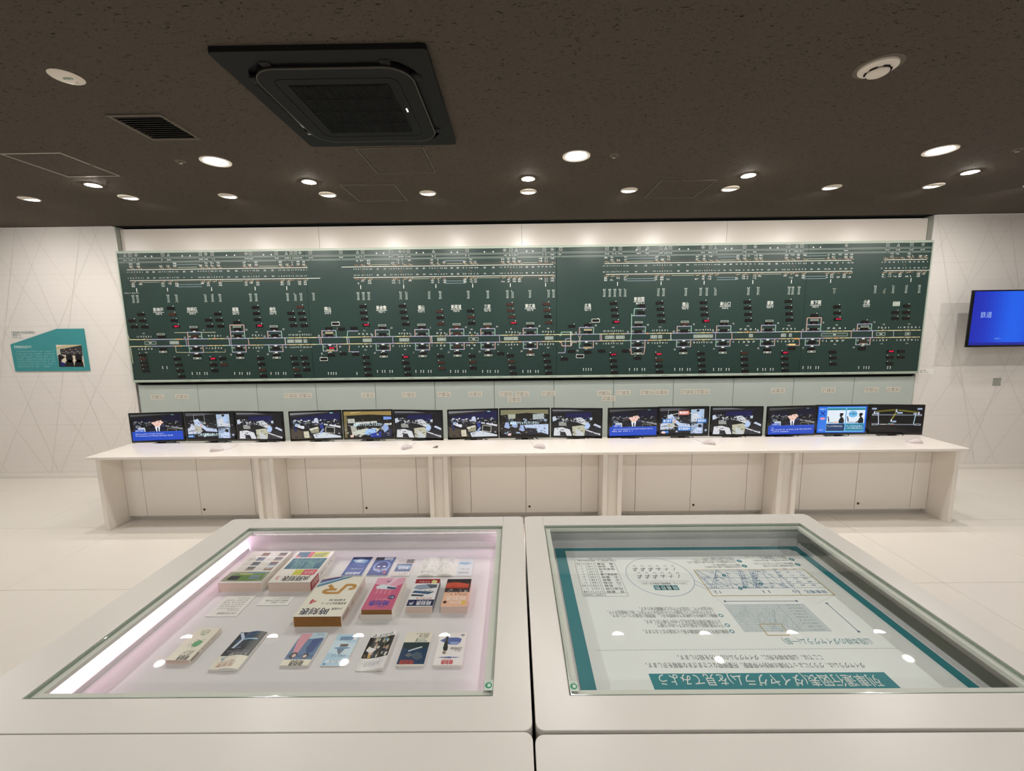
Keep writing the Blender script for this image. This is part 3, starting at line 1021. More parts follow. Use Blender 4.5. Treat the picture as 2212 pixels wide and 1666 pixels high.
# branches at the two big junctions
jp = lambda pts: [bp(ZC, *p) for p in pts]
P.path(jp([(877, 1092), (884, 1040), (886, 862)]), TW, MT, 6)
P.path(jp([(886, 877), (905, 877), (910, 818), (950, 817)]), TW, MT, 6)
P.path(jp([(948, 817), (1008, 817)]), TW, LI, 6.3)
P.path(jp([(905, 878), (1006, 878)]), TW, LI, 6.3)
P.path(jp([(270, 1047), (284, 1047), (286, 1018), (376, 1018), (381, 1046)]), TW, MT, 6)
P.path(jp([(270, 1105), (288, 1107), (292, 1135), (320, 1135), (372, 1135), (378, 1105), (420, 1105)]), TW, PK, 6)
P.path(jp([(258, 1195), (318, 1193), (322, 1076), (360, 1072)]), TW, LI, 6.6)
P.path(jp([(366, 1010), (368, 1135)]), TW, (210, 206, 206), 6.8)
P.path(jp([(432, 1045), (455, 1105)]), TW * .8, MT, 6.2)
P.path(jp([(455, 1045), (432, 1105)]), TW * .8, PK, 6.4)
for zx0, zx1, zy in ((2020, 2110, 1008), (2030, 2118, 1185)):
    P.path([bp(ZA, zx0, zy), bp(ZA, zx1, zy)], TW, LI, 6)
    P.path([bp(ZA, zx0, zy), bp(ZA, zx0 + (6 if zy > 1100 else -6), 1130 if zy > 1100 else 1070)], TW, PK if zy > 1100 else MT, 6.3)
P.path([bp(ZA, 540, 1022), bp(ZA, 890, 1019)], TW * .6, CR, 2.2)
P.path([bp(ZA, 550, 1140), bp(ZA, 556, 1190), bp(ZA, 690, 1192)], TW * .6, CR, 2.2)
P.path([bp(ZA, 690, 1192), bp(ZA, 975, 1188), bp(ZA, 975, 1160)], TW * .4, CR, 2.2)
for zone, x, z in ((ZA, 577, zu), (ZA, 583, zl), (ZA, 890, zu), (ZB, 1750, zl), (ZC, 1020, zu), (ZC, 1040, zl), (ZC, 1870, zu), (ZD, 1050, zl)):
    xx = X2(zone, x, 1080)
    P.oval(xx, z, .016, .009, OR, 6, 10)
xx, zz = bp(ZD, 713, 1074)
P.rect(xx - .03, zz - .008, xx + .03, zz + .008, (222, 160, 100), 7)
xx, zz = bp(ZD, 673, 1123)
P.rect(xx - .04, zz - .008, xx + .04, zz + .008, (236, 206, 140), 7)
P.path([bp(ZD, 735, 1075), bp(ZD, 738, 1130), bp(ZD, 640, 1132)], TW * .7, PK, 6)
# numbers along the running lines
for zone, x0, x1, up, dn in ((ZA, 225, 345, '11 9 7 5 3 1', '1 3 5 7 9'), (ZA, 830, 940, '9 7 5 3 1', '1 3 5 7 9'), (ZA, 1205, 1290, '7 5 3 1', '1 3 5 7'), (ZA, 1520, 1710, '17 15 13 11 9 7 5 3 1', '1 3 5 7 9 11 13 15 17'),
                             (ZB, 372, 485, '7 5 3 1', '1 3 5 7'), (ZB, 718, 815, '9 7 5 3 1', '1 3 5 7 9'), (ZB, 1040, 1112, '5 3 1', '1 3 5'), (ZB, 1315, 1370, '3 1', '1 3'), (ZB, 1628, 1735, '9 7 5 3 1', '1 3 5 7 9'), (ZB, 1940, 2040, '9 7 5 3 1', '1 3 5 7 9'),
                             (ZC, 645, 812, '15 13 11 9 7 5 3 1', '1 3 5 7 9 11 13'), (ZC, 1060, 1192, '11 9 7 5 3 1', '1 3 5 7 9 11'), (ZC, 1424, 1575, '13 11 9 7 5 3 1', '1 3 5 7 9 11 13'), (ZC, 1800, 1940, '7 5 3 1', '1 3 5 7'),
                             (ZD, 585, 695, '7 5 3 1', '1 3 5 7'), (ZD, 965, 1122, '7 5 3 1', '1 3 5 7'), (ZD, 1395, 1490, '7 5 3 1', '1 3 5 7'), (ZD, 1568, 1750, '11 9 7 5 3 1', '1 3 5 7 9 11')):
    a, b = X2(zone, x0, 1080), X2(zone, x1, 1080)
    P.text(up, (a, zu + .033), (b, zu + .033), .021, WH, 2, .03)
    P.text(dn, (a, zl - .033), (b, zl - .033), .021, WH, 2, .03)
    m = (a + b) / 2
    for s_, z in ((1, zu), (-1, zl)):
        P.rect(m - .0025, z, m + .0025, z + s_ * .018, CR, 3)
        P.scrib((m - .016, z + s_ * .072), (m + .016, z + s_ * .072), .014, WH, int(x0), 2, 1)
    for f in (.25, .6, .85):
        x = a + (b - a) * f
        P.oval(x, zu, .008, .006, (166, 140, 104), 5, 8)
        P.oval(x + .02, zl, .008, .006, (166, 140, 104), 5, 8)
for zone, x0, x1, fill in ((ZA, 283, 382, 0), (ZA, 498, 576, 1), (ZA, 1503, 1560, 1), (ZA, 1568, 1628, 1), (ZA, 1642, 1672, 1), (ZB, 410, 485, 1), (ZB, 722, 805, 1), (ZB, 1045, 1120, 1), (ZB, 1313, 1398, 0), (ZB, 1615, 1733, 1), (ZB, 1965, 2035, 1),
                           (ZC, 660, 738, 1), (ZC, 752, 826, 1), (ZC, 1047, 1102, 1), (ZC, 1112, 1145, 1), (ZC, 1412, 1578, 1), (ZC, 1885, 1918, 1), (ZD, 577, 620, 1), (ZD, 645, 670, 1), (ZD, 920, 1145, 0), (ZD, 1387, 1465, 0), (ZD, 1632, 1678, 0)):
    a, b = X2(zone, x0, 1080), X2(zone, x1, 1080)
    P.rect(a, zmid - .019, b, zmid + .019, (188, 196, 188), 3)
    P.rect(a + .004, zmid - .015, b - .004, zmid + .015, (128, 144, 136) if fill else (50, 74, 66), 4)
    P.scrib((a + .012, zmid), (b - .012, zmid), .018, WH if not fill else (210, 216, 208), int(x0), 5) if fill else P.rect((a + b) / 2 - .015, zmid - .005, (a + b) / 2 + .015, zmid + .005, WH, 5)
# marks along the bottom
for zone, xs_, zy in ((ZA, (440, 478), 1322), (ZA, (693, 735, 757, 800, 820, 1055, 1098, 1118, 1163, 1183, 1365, 1407, 1428, 1472, 1492, 1855, 1878, 1898, 1920, 2098), 1372), (ZB, (535, 577, 598, 641, 662, 863, 906, 928, 970, 992, 1158, 1201, 1222, 1266, 1287, 1432, 1475, 1497, 1540, 1563, 1776, 1819, 1840, 1885, 1906), 1355),
                      (ZC, (475, 497, 518, 540, 868, 911, 933, 976, 997, 1254, 1297, 1318, 1362, 1384, 1585, 1629, 1650, 1694, 1716, 1961, 2005, 2027, 2070, 2092), 1338), (ZD, (768, 811, 833, 878, 900, 1243, 1287, 1308, 1330, 1490, 1512), 1322)):
    for i, x in enumerate(xs_):
        xx, zz = bp(zone, x, zy)
        P.oval(xx, zz + .012, .006, .007, WH, 2, 8)
        P.rect(xx - .0045, zz - .014, xx + .0045, zz + .003, (206, 212, 206), 2)
        P.oval(xx, zz - .045, .003, .003, (150, 164, 156), 2, 6)
pr_o = P.obj('route_diagram', 'prn', board, O=(0, BY - .0004, 0), ex=(1, 0, 0), ey=(0, 0, 1), en=(0, -1, 0))
pr_o['label'] = 'printed white, cream and pastel track diagram with station names'
Pb = Print()
for i in range(34):
    x = BX0 + .6 + i * .245 + random.Random(i).uniform(-.06, .06)
    Pb.scrib((x, BZ0 + .014), (x + .07, BZ0 + .014), .010, (70, 76, 70), i, 1)
Pb.obj('rail_lettering', 'prn', board, O=(0, BY - .0083, 0), ex=(1, 0, 0), ey=(0, 0, 1), en=(0, -1, 0))

# display windows
DSP = {
    ZA: ('257,868 181,921 271,921 199,973 289,973 511,814 525,866 539,919 911,863 832,915 924,915 846,967 937,967 1234,807 1242,859 1250,911 1614,804 1535,857 1626,857 1547,909 1638,909 1558,961 1649,961 '
         '433,1056 447,1165 712,993 718,1053 731,1160 739,1220 1074,934 1081,992 1086,1050 1098,1158 1103,1216 1393,988 1399,1047 1410,1157 1412,1216 1918,947 1858,987 1965,990 1862,1044 1878,1212 1980,1202 1818,1248 2074,983 2088,1207 '
         '267,1215 275,1247 283,1281 291,1315 300,1348 566,1246 578,1297 591,1347 605,1397 876,1295 888,1345 953,1243 965,1294 1277,1241 1285,1291 1292,1341 1302,1391 1561,1239 1572,1289 1584,1339 1595,1388 1650,1237 1661,1288 1672,1338',
         [(557, 969, '0221'), (1266, 963, '0553'), (1878, 1153, '0548'), (869, 1244, '0529')]),
    ZB: ('412,799 418,852 425,904 748,795 757,847 767,899 777,950 1065,842 1070,894 1075,946 1328,838 1333,890 1339,942 1664,782 1671,834 1680,887 1975,778 1982,831 1989,883 1997,935 '
         '438,1232 444,1283 451,1333 458,1383 777,1279 788,1329 797,1379 1073,1224 1079,1276 1085,1326 1342,1221 1347,1272 1352,1323 1669,1217 1677,1269 1685,1319 1694,1369 1976,1215 1983,1266 1990,1316 1997,1366 '
         '578,980 582,1039 586,1148 591,1207 914,975 916,1034 918,1145 924,1203 1212,971 1214,1029 1216,1140 1218,1199 1475,967 1477,1027 1479,1136 1480,1194 1586,1201 1839,963 1839,1023 1840,1132 1840,1190',
         [(437, 956, '0019'), (1692, 939, '0017'), (773, 1229, '0016')]),
    ZC: ('731,773 738,826 745,878 1125,769 1131,821 1137,873 1142,925 1499,765 1504,818 1509,869 1872,760 1876,812 1880,865 1884,917 '
         '375,967 373,1181 312,1246 628,1178 578,920 445,1223 512,958 512,1017 510,1128 510,1187 970,791 968,849 941,955 941,1014 941,1124 939,1181 936,1239 835,1177 1337,949 1334,1009 1328,1119 1326,1177 1675,946 1671,1005 1664,1115 1660,1174 2056,941 2051,1001 2043,1111 2040,1170 '
         '729,1260 735,1310 741,1361 1116,1255 1120,1306 1126,1355 1477,1201 1482,1252 1486,1303 1491,1353 1843,1197 1847,1248 1850,1299 1855,1349',
         [(752, 930, '0354'), (1518, 922, '0015'), (726, 1209, '0119'), (1113, 1205, '0353')]),
    ZD: ('644,755 647,807 650,860 653,912 1057,801 1059,854 1651,795 1555,849 1648,849 1553,901 1646,901 865,875 860,936 854,994 842,1105 837,1163 671,1156 1294,931 1289,990 1276,1101 1270,1158 612,1244 614,1295 616,1345 1020,1187 1022,1238 1024,1289 1510,1233 1508,1284 1604,1181 1602,1232',
         [(1062, 906, '0113'), (611, 1193, '0537'), (1512, 1182, '0037')]),
}
dw, dh = .041, .0155


def disp_mesh(m):
    b = MB()
    b.box(-dw, dw, -.006, 0, -dh, dh, .0015, 1)
    return b.mesh('display_window', m, False)


dm, db = disp_mesh('led_off'), disp_mesh('led_dim')
Pd = Print(dz=.0004)
rnd = random.Random(5)
for zone, (st, reds) in DSP.items():
    pts = [(*map(int, w.split(',')), None) for w in st.split()] + reds
    for x, y, r in pts:
        px_, pz_ = bp(zone, x, y)
        brown = zone == ZB and x > 1040 and (rnd.random() < .4) or rnd.random() < .04
        o = link('display_window', db if brown else dm, board, (px_, BY - .0025, pz_))
        if r:
            o['label'] = 'display window lit with red digits'
            D = Print(dz=.0003)
            D.text(r, (-.018, 0), (.034, 0), .021, (255, 30, 70), 1, .03)
            me = D.mesh('red_digits', 'led_red', O=(0, -.0062, 0), ex=(1, 0, 0), ey=(0, 0, 1), en=(0, -1, 0))
            link('red_digits', me, o, None, True)
        tall = y < 975
        if tall or y > 1190:
            Pd.oval(px_ + (.028 if tall else -.03), pz_ + .024, .0055, .0055, WH, 1, 8)
            Pd.oval(px_ + .005, pz_ - .027, .003, .003, (150, 164, 156), 1, 6)
# outlined plates over the platforms
def plate_mesh(k):
    D = Print(dz=.0004)
    D.rect(-.046, -.0105, .046, .0105, (190, 200, 190) if k < 2 else (190, 186, 160), 0)
    if k == 0:
        D.rect(-.041, -.0055, .041, .0055, (40, 58, 52), 1)
    elif k == 1:
        D.rect(-.041, -.0055, -.015, .0055, (40, 58, 52), 1)
        D.rect(.015, -.0055, .041, .0055, (40, 58, 52), 1)
    else:
        D.rect(-.041, -.0045, .041, .0045, (140, 126, 80), 1)
    return D.mesh('platform_plate', 'prn', O=(0, 0, 0), ex=(1, 0, 0), ey=(0, 0, 1), en=(0, -1, 0))


pms = [plate_mesh(k) for k in range(3)]
for zone, st in ((ZA, '430,1036 449,1186 708,975 741,1241 1078,972 1106,1237 1391,969 1417,1236'), (ZB, '577,960 591,1226 911,955 922,1222 1211,951 1218,1218 1474,948 1481,1215 1838,943 1840,1211'),
                 (ZC, '945,934 938,1200 1337,930 1324,1197 1676,926 1660,1193 2058,922 2039,1190'), (ZD, '862,915 836,1184 1290,970 1278,1121')):
    for w in st.split():
        x, y = map(int, w.split(','))
        px_, pz_ = bp(zone, x, y)
        link('platform_plate', pms[0 if y < 1000 or y == 1036 else 1], board, (px_, BY - .0095, pz_))
for zone, x, y in ((ZA, 1864, 1024), (ZA, 1874, 1173), (ZC, 512, 998), (ZC, 508, 1150)):
    px_, pz_ = bp(zone, x, y)
    link('platform_plate', pms[2], board, (px_, BY - .0095, pz_))
for zone, x, y in ((ZA, 1918, 947), (ZA, 1818, 1248), (ZC, 578, 920), (ZC, 445, 1223)):
    px_, pz_ = bp(zone, x, y)
    Pd.frame(px_ - .047, pz_ - .021, px_ + .047, pz_ + .021, .005, WH, 22)
_pd = Pd.obj('indicator_dots', 'prn', board, O=(0, BY - .0005, 0), ex=(1, 0, 0), ey=(0, 0, 1), en=(0, -1, 0))

_pd['kind'] = 'stuff'

# lower cabinet front under the board
lower = thing('board_base_cabinet', 'pale grey-green panelled cabinet front below the display board', 'cabinet', (0.1, 5.0, 0))
lx = [-4.536 + 0.7146 * k for k in range(14)]
for a, b in zip(lx, lx[1:]):
    MB().box(a + .0022, b - .0022, 4.97, 4.99, .03, 1.158, .002, 1).obj('panel', 'lower', lower)
MB().box(lx[0] + .004, lx[-1] - .004, 4.985, 5.07, 0, 1.158).obj('backing', 'dark', lower, smooth=False)
MB().box(lx[0] + .01, lx[-1] - .01, 4.995, 5.07, 1.158, BZ0 - .02).obj('shadow_gap', 'dark', lower, smooth=False)
for v in range(3):
    D = Print(dz=.0004)
    D.rect(-.082, -.031, .082, .031, (206, 200, 188), 0)
    D.frame(-.079, -.028, .079, .028, .003, (226, 220, 208), 1)
    for sx_ in (-1, 0, 1):
        for sy_ in (-1, 1):
            D.scrib((sx_ * .05 - .02, sy_ * .012), (sx_ * .05 + .02, sy_ * .012), .017, (146, 146, 134), v * 7 + sx_ * 3 + sy_, 2)
    D.rect(-.012 + v * .01, -.02, -.008 + v * .01, .02, (146, 146, 134), 1)
    me = D.mesh('name_plate', 'prn', O=(0, 0, 0), ex=(1, 0, 0), ey=(0, 0, 1), en=(0, -1, 0))
    for k, (u, y) in enumerate(((340, 858), (392.5, 857), (629, 855), (659, 855), (795, 854), (883, 853), (959, 852), (1026.5, 851.5), (1093, 851), (1128, 851), (1111, 863), (1185, 850), (1305, 849.5), (1315, 861), (1347, 848.5), (1398, 847.5), (1430, 847.5), (1486, 846.5), (1518, 846), (1681, 844), (1790, 843), (1883, 842), (1929.6, 841.5))):
        if k % 3 == v:
            p = on_wall(u, y, 4.968)
            link('name_plate', me, lower, (p.x, 4.9692, p.z))

# ================================================================== COUNTER
BAYX = [-3.735 + 1.5465 * k for k in range(5)]
BW = 1.452
BNAME = ['leftmost', 'second from left', 'middle', 'fourth from left', 'rightmost']


def make_bay(x0, i):
    w = BW if i < 4 else 3.897 - x0
    t = thing('desk_cabinet', 'white counter cabinet with two flush doors, ' + BNAME[i] + ' of five', 'cabinet', (x0 + w / 2, 3.9, 0), 0, 'white cabinets under the counter')
    x1 = x0 + w
    for a in (x0, x1 - .038):
        MB().box(a, a + .038, 3.578, 3.985, 0, .672, .0012, 1).obj('side_panel', 'desk', t)
    d = [x0 + .038, x0 + .215, x0 + .735, x0 + 1.255, x1 - .038]
    for k in range(4):
        o = MB().box(d[k] + .0018, d[k + 1] - .0018, 3.78, 3.798, .045, .670, .001, 1).obj('door' if k in (1, 2) else 'fixed_panel', 'desk', t)
        if k == 2:
            b = MB().lathe([(0.0, .006), (0.0085, .006), (0.0105, .005), (0.011, 0.0)], 20)
            for v in b.bm.verts:
                v.co = Vector((d[2] + .032 + v.co.x, 3.78 - v.co.z, .105 + v.co.y))
            link('lock', b.mesh('lock', 'lock'), o, None, True)
    MB().box(x0 + .038, x1 - .038, 3.798, 3.985, .05, .640).obj('carcass', 'desk', t, smooth=False)
    MB().box(x0 + .038, x1 - .038, 3.832, 3.85, 0, .05).obj('kickboard', 'desk', t, smooth=False)
    if i < 4:
        MB().box(x1 + .0005, BAYX[i + 1] - .0005, 3.61, 3.985, 0, .655).obj('infill_panel', 'desk', t, smooth=False)


for i, x0 in enumerate(BAYX):
    make_bay(x0, i)
t = thing('monitor_shelf', 'low white shelf behind the counter carrying the monitors', 'shelf', (.08, 4.1, 0))
MB().box(-3.9, 4.06, 3.996, 4.215, .640, .655).obj('board', 'desk', t, smooth=False)
MB().box(-3.7, 3.86, 4.0, 4.2, 0, .640).obj('plinth', 'desk', t, smooth=False)
top = MB().box(-3.785, 3.935, 3.545, 3.992, .6725, .700, .007, 3).obj('counter_top', 'worktop')
tag(top, 'long continuous white counter top in front of the green board', 'counter top')


# ------------------------------------------------------------------ pictures on the monitors
def box_map(x0, y0, x1, y1):
    def f(*q):
        return [((x - x0) / (x1 - x0), 1 - (y - y0) / (y1 - y0)) for x, y in q]
    return f


def blobs(P, n, u0, u1, v0, v1, cols, seed, lay, s=.03):
    r = random.Random(seed)
    for _ in range(n):
        u, v = r.uniform(u0, u1), r.uniform(v0, v1)
        a, b = s * r.uniform(.5, 1.4), s * r.uniform(.5, 1.3)
        k = [(u - a, v - b * r.uniform(.5, 1)), (u + a * .8, v - b), (u + a, v + b * r.uniform(.3, 1)), (u - a * .3, v + b * 1.2), (u - a * .9, v + b * .5)]
        k = [(min(max(x, 0.005), .995), min(max(y, 0.005), .995)) for x, y in k]
        P.poly(k, r.choice(cols), lay + r.random() * .4)


def clutter(P, n, u0, u1, v0, v1, cols, seed, lay):
    r = random.Random(seed)
    for i in range(n):
        v = v0 + (v1 - v0) * r.random()
        k = 1.25 - .9 * (v - v0) / (v1 - v0)
        u = u0 + (u1 - u0) * r.random()
        a, b, sk = .014 * k * r.uniform(.4, 1.6), .02 * k * r.uniform(.3, 1.2), r.uniform(-.02, .02)
        q = [(u - a, v - b), (u + a, v - b + sk * .5), (u + a + sk, v + b), (u - a + sk, v + b - sk * .5)]
        q = [(min(max(x, .004), .996), min(max(y, .004), .996)) for x, y in q]
        P.poly(q, r.choice(cols), lay + .6 * i / n)


def office_left(P, dim=1.0):
    c = lambda *q: tuple(int(x * dim) for x in q)
    q = box_map(55, 425, 735, 795)
    P.rect(0, 0, 1, 1, c(12, 12, 16), 0)
    P.poly(q((55, 425), (330, 425), (640, 428), (300, 455), (55, 478)), c(126, 126, 128), 1)
    P.poly(q((55, 458), (640, 426), (735, 428), (55, 490)), c(34, 34, 42), 1.5)
    P.poly(q((90, 540), (90, 500), (735, 432), (735, 540)), c(18, 20, 66), 1)
    P.poly(q((55, 640), (250, 690), (350, 795), (55, 795)), c(70, 60, 48), 1)
    blobs(P, 34, .02, .98, .6, .72, [c(*k) for k in ((220, 222, 226), (170, 174, 182), (90, 100, 120), (30, 36, 90), (190, 196, 190))], 4, 2, .022)
    P.poly(q((140, 605), (232, 612), (240, 642), (220, 655), (145, 628)), c(226, 228, 236), 3)
    P.poly(q((300, 655), (420, 628), (435, 648), (320, 685)), c(214, 210, 194), 3)
    P.poly(q((320, 684), (435, 650), (432, 710), (330, 720)), c(150, 146, 124), 3)
    P.poly(q((222, 690), (292, 688), (300, 782), (228, 782)), c(206, 200, 176), 3.4)
    P.poly(q((350, 735), (480, 705), (735, 772), (735, 793), (370, 793)), c(208, 214, 222), 3)
    P.poly(q((510, 585), (735, 628), (735, 655), (510, 606)), c(214, 216, 222), 3)
    P.poly(q((512, 606), (735, 656), (735, 740), (640, 720)), c(26, 26, 30), 2.6)
    P.poly(q((530, 630), (655, 646), (650, 736), (520, 712)), c(196, 196, 184), 4)
    P.poly(q((537, 638), (647, 653), (641, 727), (528, 706)), c(14, 14, 16), 5)
    P.poly(q((440, 715), (490, 655), (508, 668), (465, 730)), c(150, 166, 214), 4)
    P.poly(q((370, 560), (378, 520), (400, 502), (425, 508), (440, 550), (432, 576), (380, 578)), c(198, 206, 226), 4)
    P.oval(*q((404, 496))[0], .016, .03, c(40, 32, 30), 5)
    P.poly(q((385, 576), (430, 576), (428, 628), (388, 628)), c(18, 18, 26), 4)
    P.poly(q((450, 582), (502, 580), (498, 650), (456, 655)), c(36, 58, 150), 4)
    P.poly(q((110, 578), (150, 574), (152, 600), (112, 604)), c(150, 190, 220), 4)
    P.poly(q((100, 610), (130, 612), (128, 700), (104, 690)), c(24, 34, 92), 3.2)
    P.poly(q((225, 570), (300, 575), (300, 640), (240, 650)), c(36, 36, 40), 2.9)
    GR = [c(*k) for k in ((16, 16, 20), (22, 22, 28), (40, 42, 50), (206, 210, 220), (120, 126, 140), (24, 30, 70), (20, 24, 50), (150, 144, 126), (64, 68, 78))]
    clutter(P, 110, .02, .98, .5, .7, GR, 11, 5.0)
    clutter(P, 46, .05, .98, .06, .5, GR, 12, 5.2)
    P.rect(.80, .945, .86, .975, c(150, 220, 230), 6)


def office_right(P):
    q = box_map(1435, 415, 2060, 780)
    P.rect(0, 0, 1, 1, (12, 12, 18), 0)
    P.poly(q((1435, 415), (1680, 415), (1960, 440), (1435, 452)), (112, 112, 116), 1)
    P.poly(q((1435, 440), (1960, 428), (2060, 432), (1435, 470)), (30, 30, 38), 1.5)
    P.poly(q((1600, 520), (1600, 470), (1935, 450), (1935, 530)), (18, 20, 72), 1)
    blobs(P, 30, .02, .7, .56, .74, [(210, 214, 222), (150, 156, 168), (80, 92, 116), (28, 34, 88), (186, 190, 186)], 8, 2, .022)
    P.poly(q((1435, 520), (1475, 505), (1490, 560), (1440, 580)), (196, 206, 222), 3)
    P.poly(q((1515, 590), (1610, 560), (1618, 640), (1520, 640)), (150, 152, 146), 3)
    P.poly(q((1460, 672), (1560, 660), (1660, 690), (1690, 778), (1450, 778)), (214, 216, 220), 3)
    P.poly(q((1540, 722), (1600, 725), (1622, 778), (1532, 776)), (28, 28, 34), 4)
    P.poly(q((1625, 590), (1700, 610), (1690, 665), (1622, 640)), (22, 22, 28), 3)
    P.poly(q((1730, 530), (1810, 520), (1900, 600), (1890, 640), (1760, 590)), (212, 214, 218), 3)
    P.poly(q((1690, 648), (1835, 628), (1862, 652), (1850, 775), (1700, 775)), (186, 184, 160), 4)
    P.poly(q((1738, 672), (1840, 742), (1835, 778), (1735, 778)), (196, 200, 202), 5)
    P.poly(q((1850, 660), (1860, 612), (1888, 590), (1912, 600), (1925, 640), (1900, 680), (1860, 680)), (178, 200, 236), 5)
    P.oval(*q((1905, 582))[0], .02, .03, (40, 32, 30), 5)
    P.poly(q((1925, 640), (2055, 690), (2055, 730), (1905, 690)), (20, 22, 30), 4)
    P.poly(q((1985, 605), (2058, 640), (2058, 668), (1960, 625)), (196, 206, 226), 3.4)
    P.poly(q((1862, 682), (2055, 752), (2055, 768), (1862, 700)), (204, 206, 210), 5)
    P.poly(q((1862, 702), (2055, 770), (2055, 779), (1862, 779)), (46, 46, 52), 4)
    P.poly(q((1915, 525), (1950, 520), (1945, 560), (1918, 558)), (190, 206, 222), 4)
    GR = [(16, 16, 20), (22, 22, 28), (40, 42, 50), (200, 206, 216), (120, 126, 140), (24, 30, 70), (20, 24, 50), (140, 136, 122), (64, 68, 78)]
    clutter(P, 100, .02, .8, .52, .72, GR, 21, 5.2)
    clutter(P, 40, .05, .98, .06, .5, GR, 22, 5.4)


def talker(P, lines, seed, sad=False):
    office_left(P, .62)
    f = lambda x, y: ((x - 160) / 655, 1 - (y - 420) / 355)
    g = lambda *qs: [f(*k) for k in qs]
    P.poly(g((372, 655), (400, 615), (470, 590), (520, 590), (590, 612), (622, 655)), (16, 20, 44), 6)
    P.poly(g((460, 590), (528, 590), (515, 655), (475, 655)), (232, 236, 244), 6.4)
    P.poly(g((488, 600), (502, 600), (506, 655), (486, 655)), (18, 26, 56), 6.8)
    P.poly(g((436, 505), (560, 500), (552, 560), (520, 592), (474, 592), (446, 565)), (238, 200, 186), 7)
    P.oval(*f(434, 540), .014, .04, (238, 200, 186), 7)
    P.oval(*f(566, 535), .014, .04, (238, 200, 186), 7)
    P.poly(g((428, 530), (432, 490), (455, 465), (500, 455), (545, 462), (570, 492), (568, 530), (552, 506), (500, 512), (448, 528)), (20, 18, 22), 8)
    for x in (474, 520):
        P.oval(*f(x, 528), .008, .022, (36, 28, 26), 8, 10)
    P.line(f(480, 566), f(514, 565 if not sad else 568), .004, (190, 110, 100), 8)
    P.poly(g((240, 600), (330, 600), (335, 655), (240, 655)), (190, 200, 214), 5.5)
    P.rect(.0, 0, 1, .33, (20, 70, 190), 9)
    P.rect(.0, .322, 1, .333, (60, 110, 220), 10)
    P.rect(.06, .33, .24, .42, (44, 84, 190), 10)
    P.scrib((.075, .375), (.225, .375), .014, (230, 236, 250), seed, 11)
    for k, (a, b) in enumerate(lines):
        P.scrib((.06, .25 - k * .075), (a + (b - a), .25 - k * .075), .0125, (226, 234, 255), seed + k, 11)


def montage(P):
    q = box_map(860, 405, 1465, 755)
    P.rect(0, 0, 1, 1, (16, 16, 20), 0)
    P.poly(q((860, 405), (1100, 405), (1250, 420), (860, 445)), (84, 84, 88), 1)
    blobs(P, 26, .05, .62, .45, .72, [(190, 198, 214), (130, 138, 156), (60, 66, 84), (30, 32, 44), (170, 172, 160)], 12, 2, .035)
    P.poly(q((870, 610), (950, 560), (1040, 600), (1035, 685), (870, 690)), (200, 208, 226), 3)
    P.poly(q((960, 500), (1010, 480), (1070, 560), (1120, 600), (1240, 620), (1250, 660), (1110, 650), (1040, 590), (965, 560)), (190, 204, 232), 4)
    P.poly(q((960, 560), (1050, 590), (1050, 660), (960, 660)), (180, 178, 166), 3.5)
    P.poly(q((1110, 545), (1230, 520), (1250, 610), (1130, 600)), (36, 36, 40), 3)
    P.poly(q((1255, 425), (1415, 420), (1418, 580), (1260, 590)), (170, 190, 214), 4)
    P.poly(q((1260, 500), (1340, 470), (1420, 560), (1420, 595), (1262, 580)), (206, 210, 218), 5)
    P.poly(q((1335, 450), (1375, 440), (1395, 540), (1345, 540)), (176, 200, 236), 6)
    P.oval(*q((1340, 440))[0], .03, .05, (20, 20, 24), 6)
    P.poly(q((1265, 615), (1410, 605), (1412, 745), (1255, 745)), (150, 168, 196), 4)
    P.poly(q((1300, 700), (1360, 640), (1400, 680), (1395, 745), (1320, 745)), (196, 212, 240), 5)
    P.oval(*q((1370, 645))[0], .04, .06, (20, 18, 20), 6)
    P.frame(*q((962, 530))[0], *q((1098, 430))[0], .006, (190, 200, 206), 6)
    P.frame(*q((1252, 600))[0], *q((1418, 424))[0], .006, (190, 210, 220), 7)
    P.poly(q((1030, 560), (1062, 565), (1060, 592), (1035, 590)), (226, 180, 160), 8)
    clutter(P, 150, .02, .98, .08, .8, [(16, 16, 20), (22, 22, 28), (40, 42, 50), (200, 206, 216), (120, 130, 150), (30, 34, 50), (170, 186, 216), (64, 68, 78)], 33, 7.2)


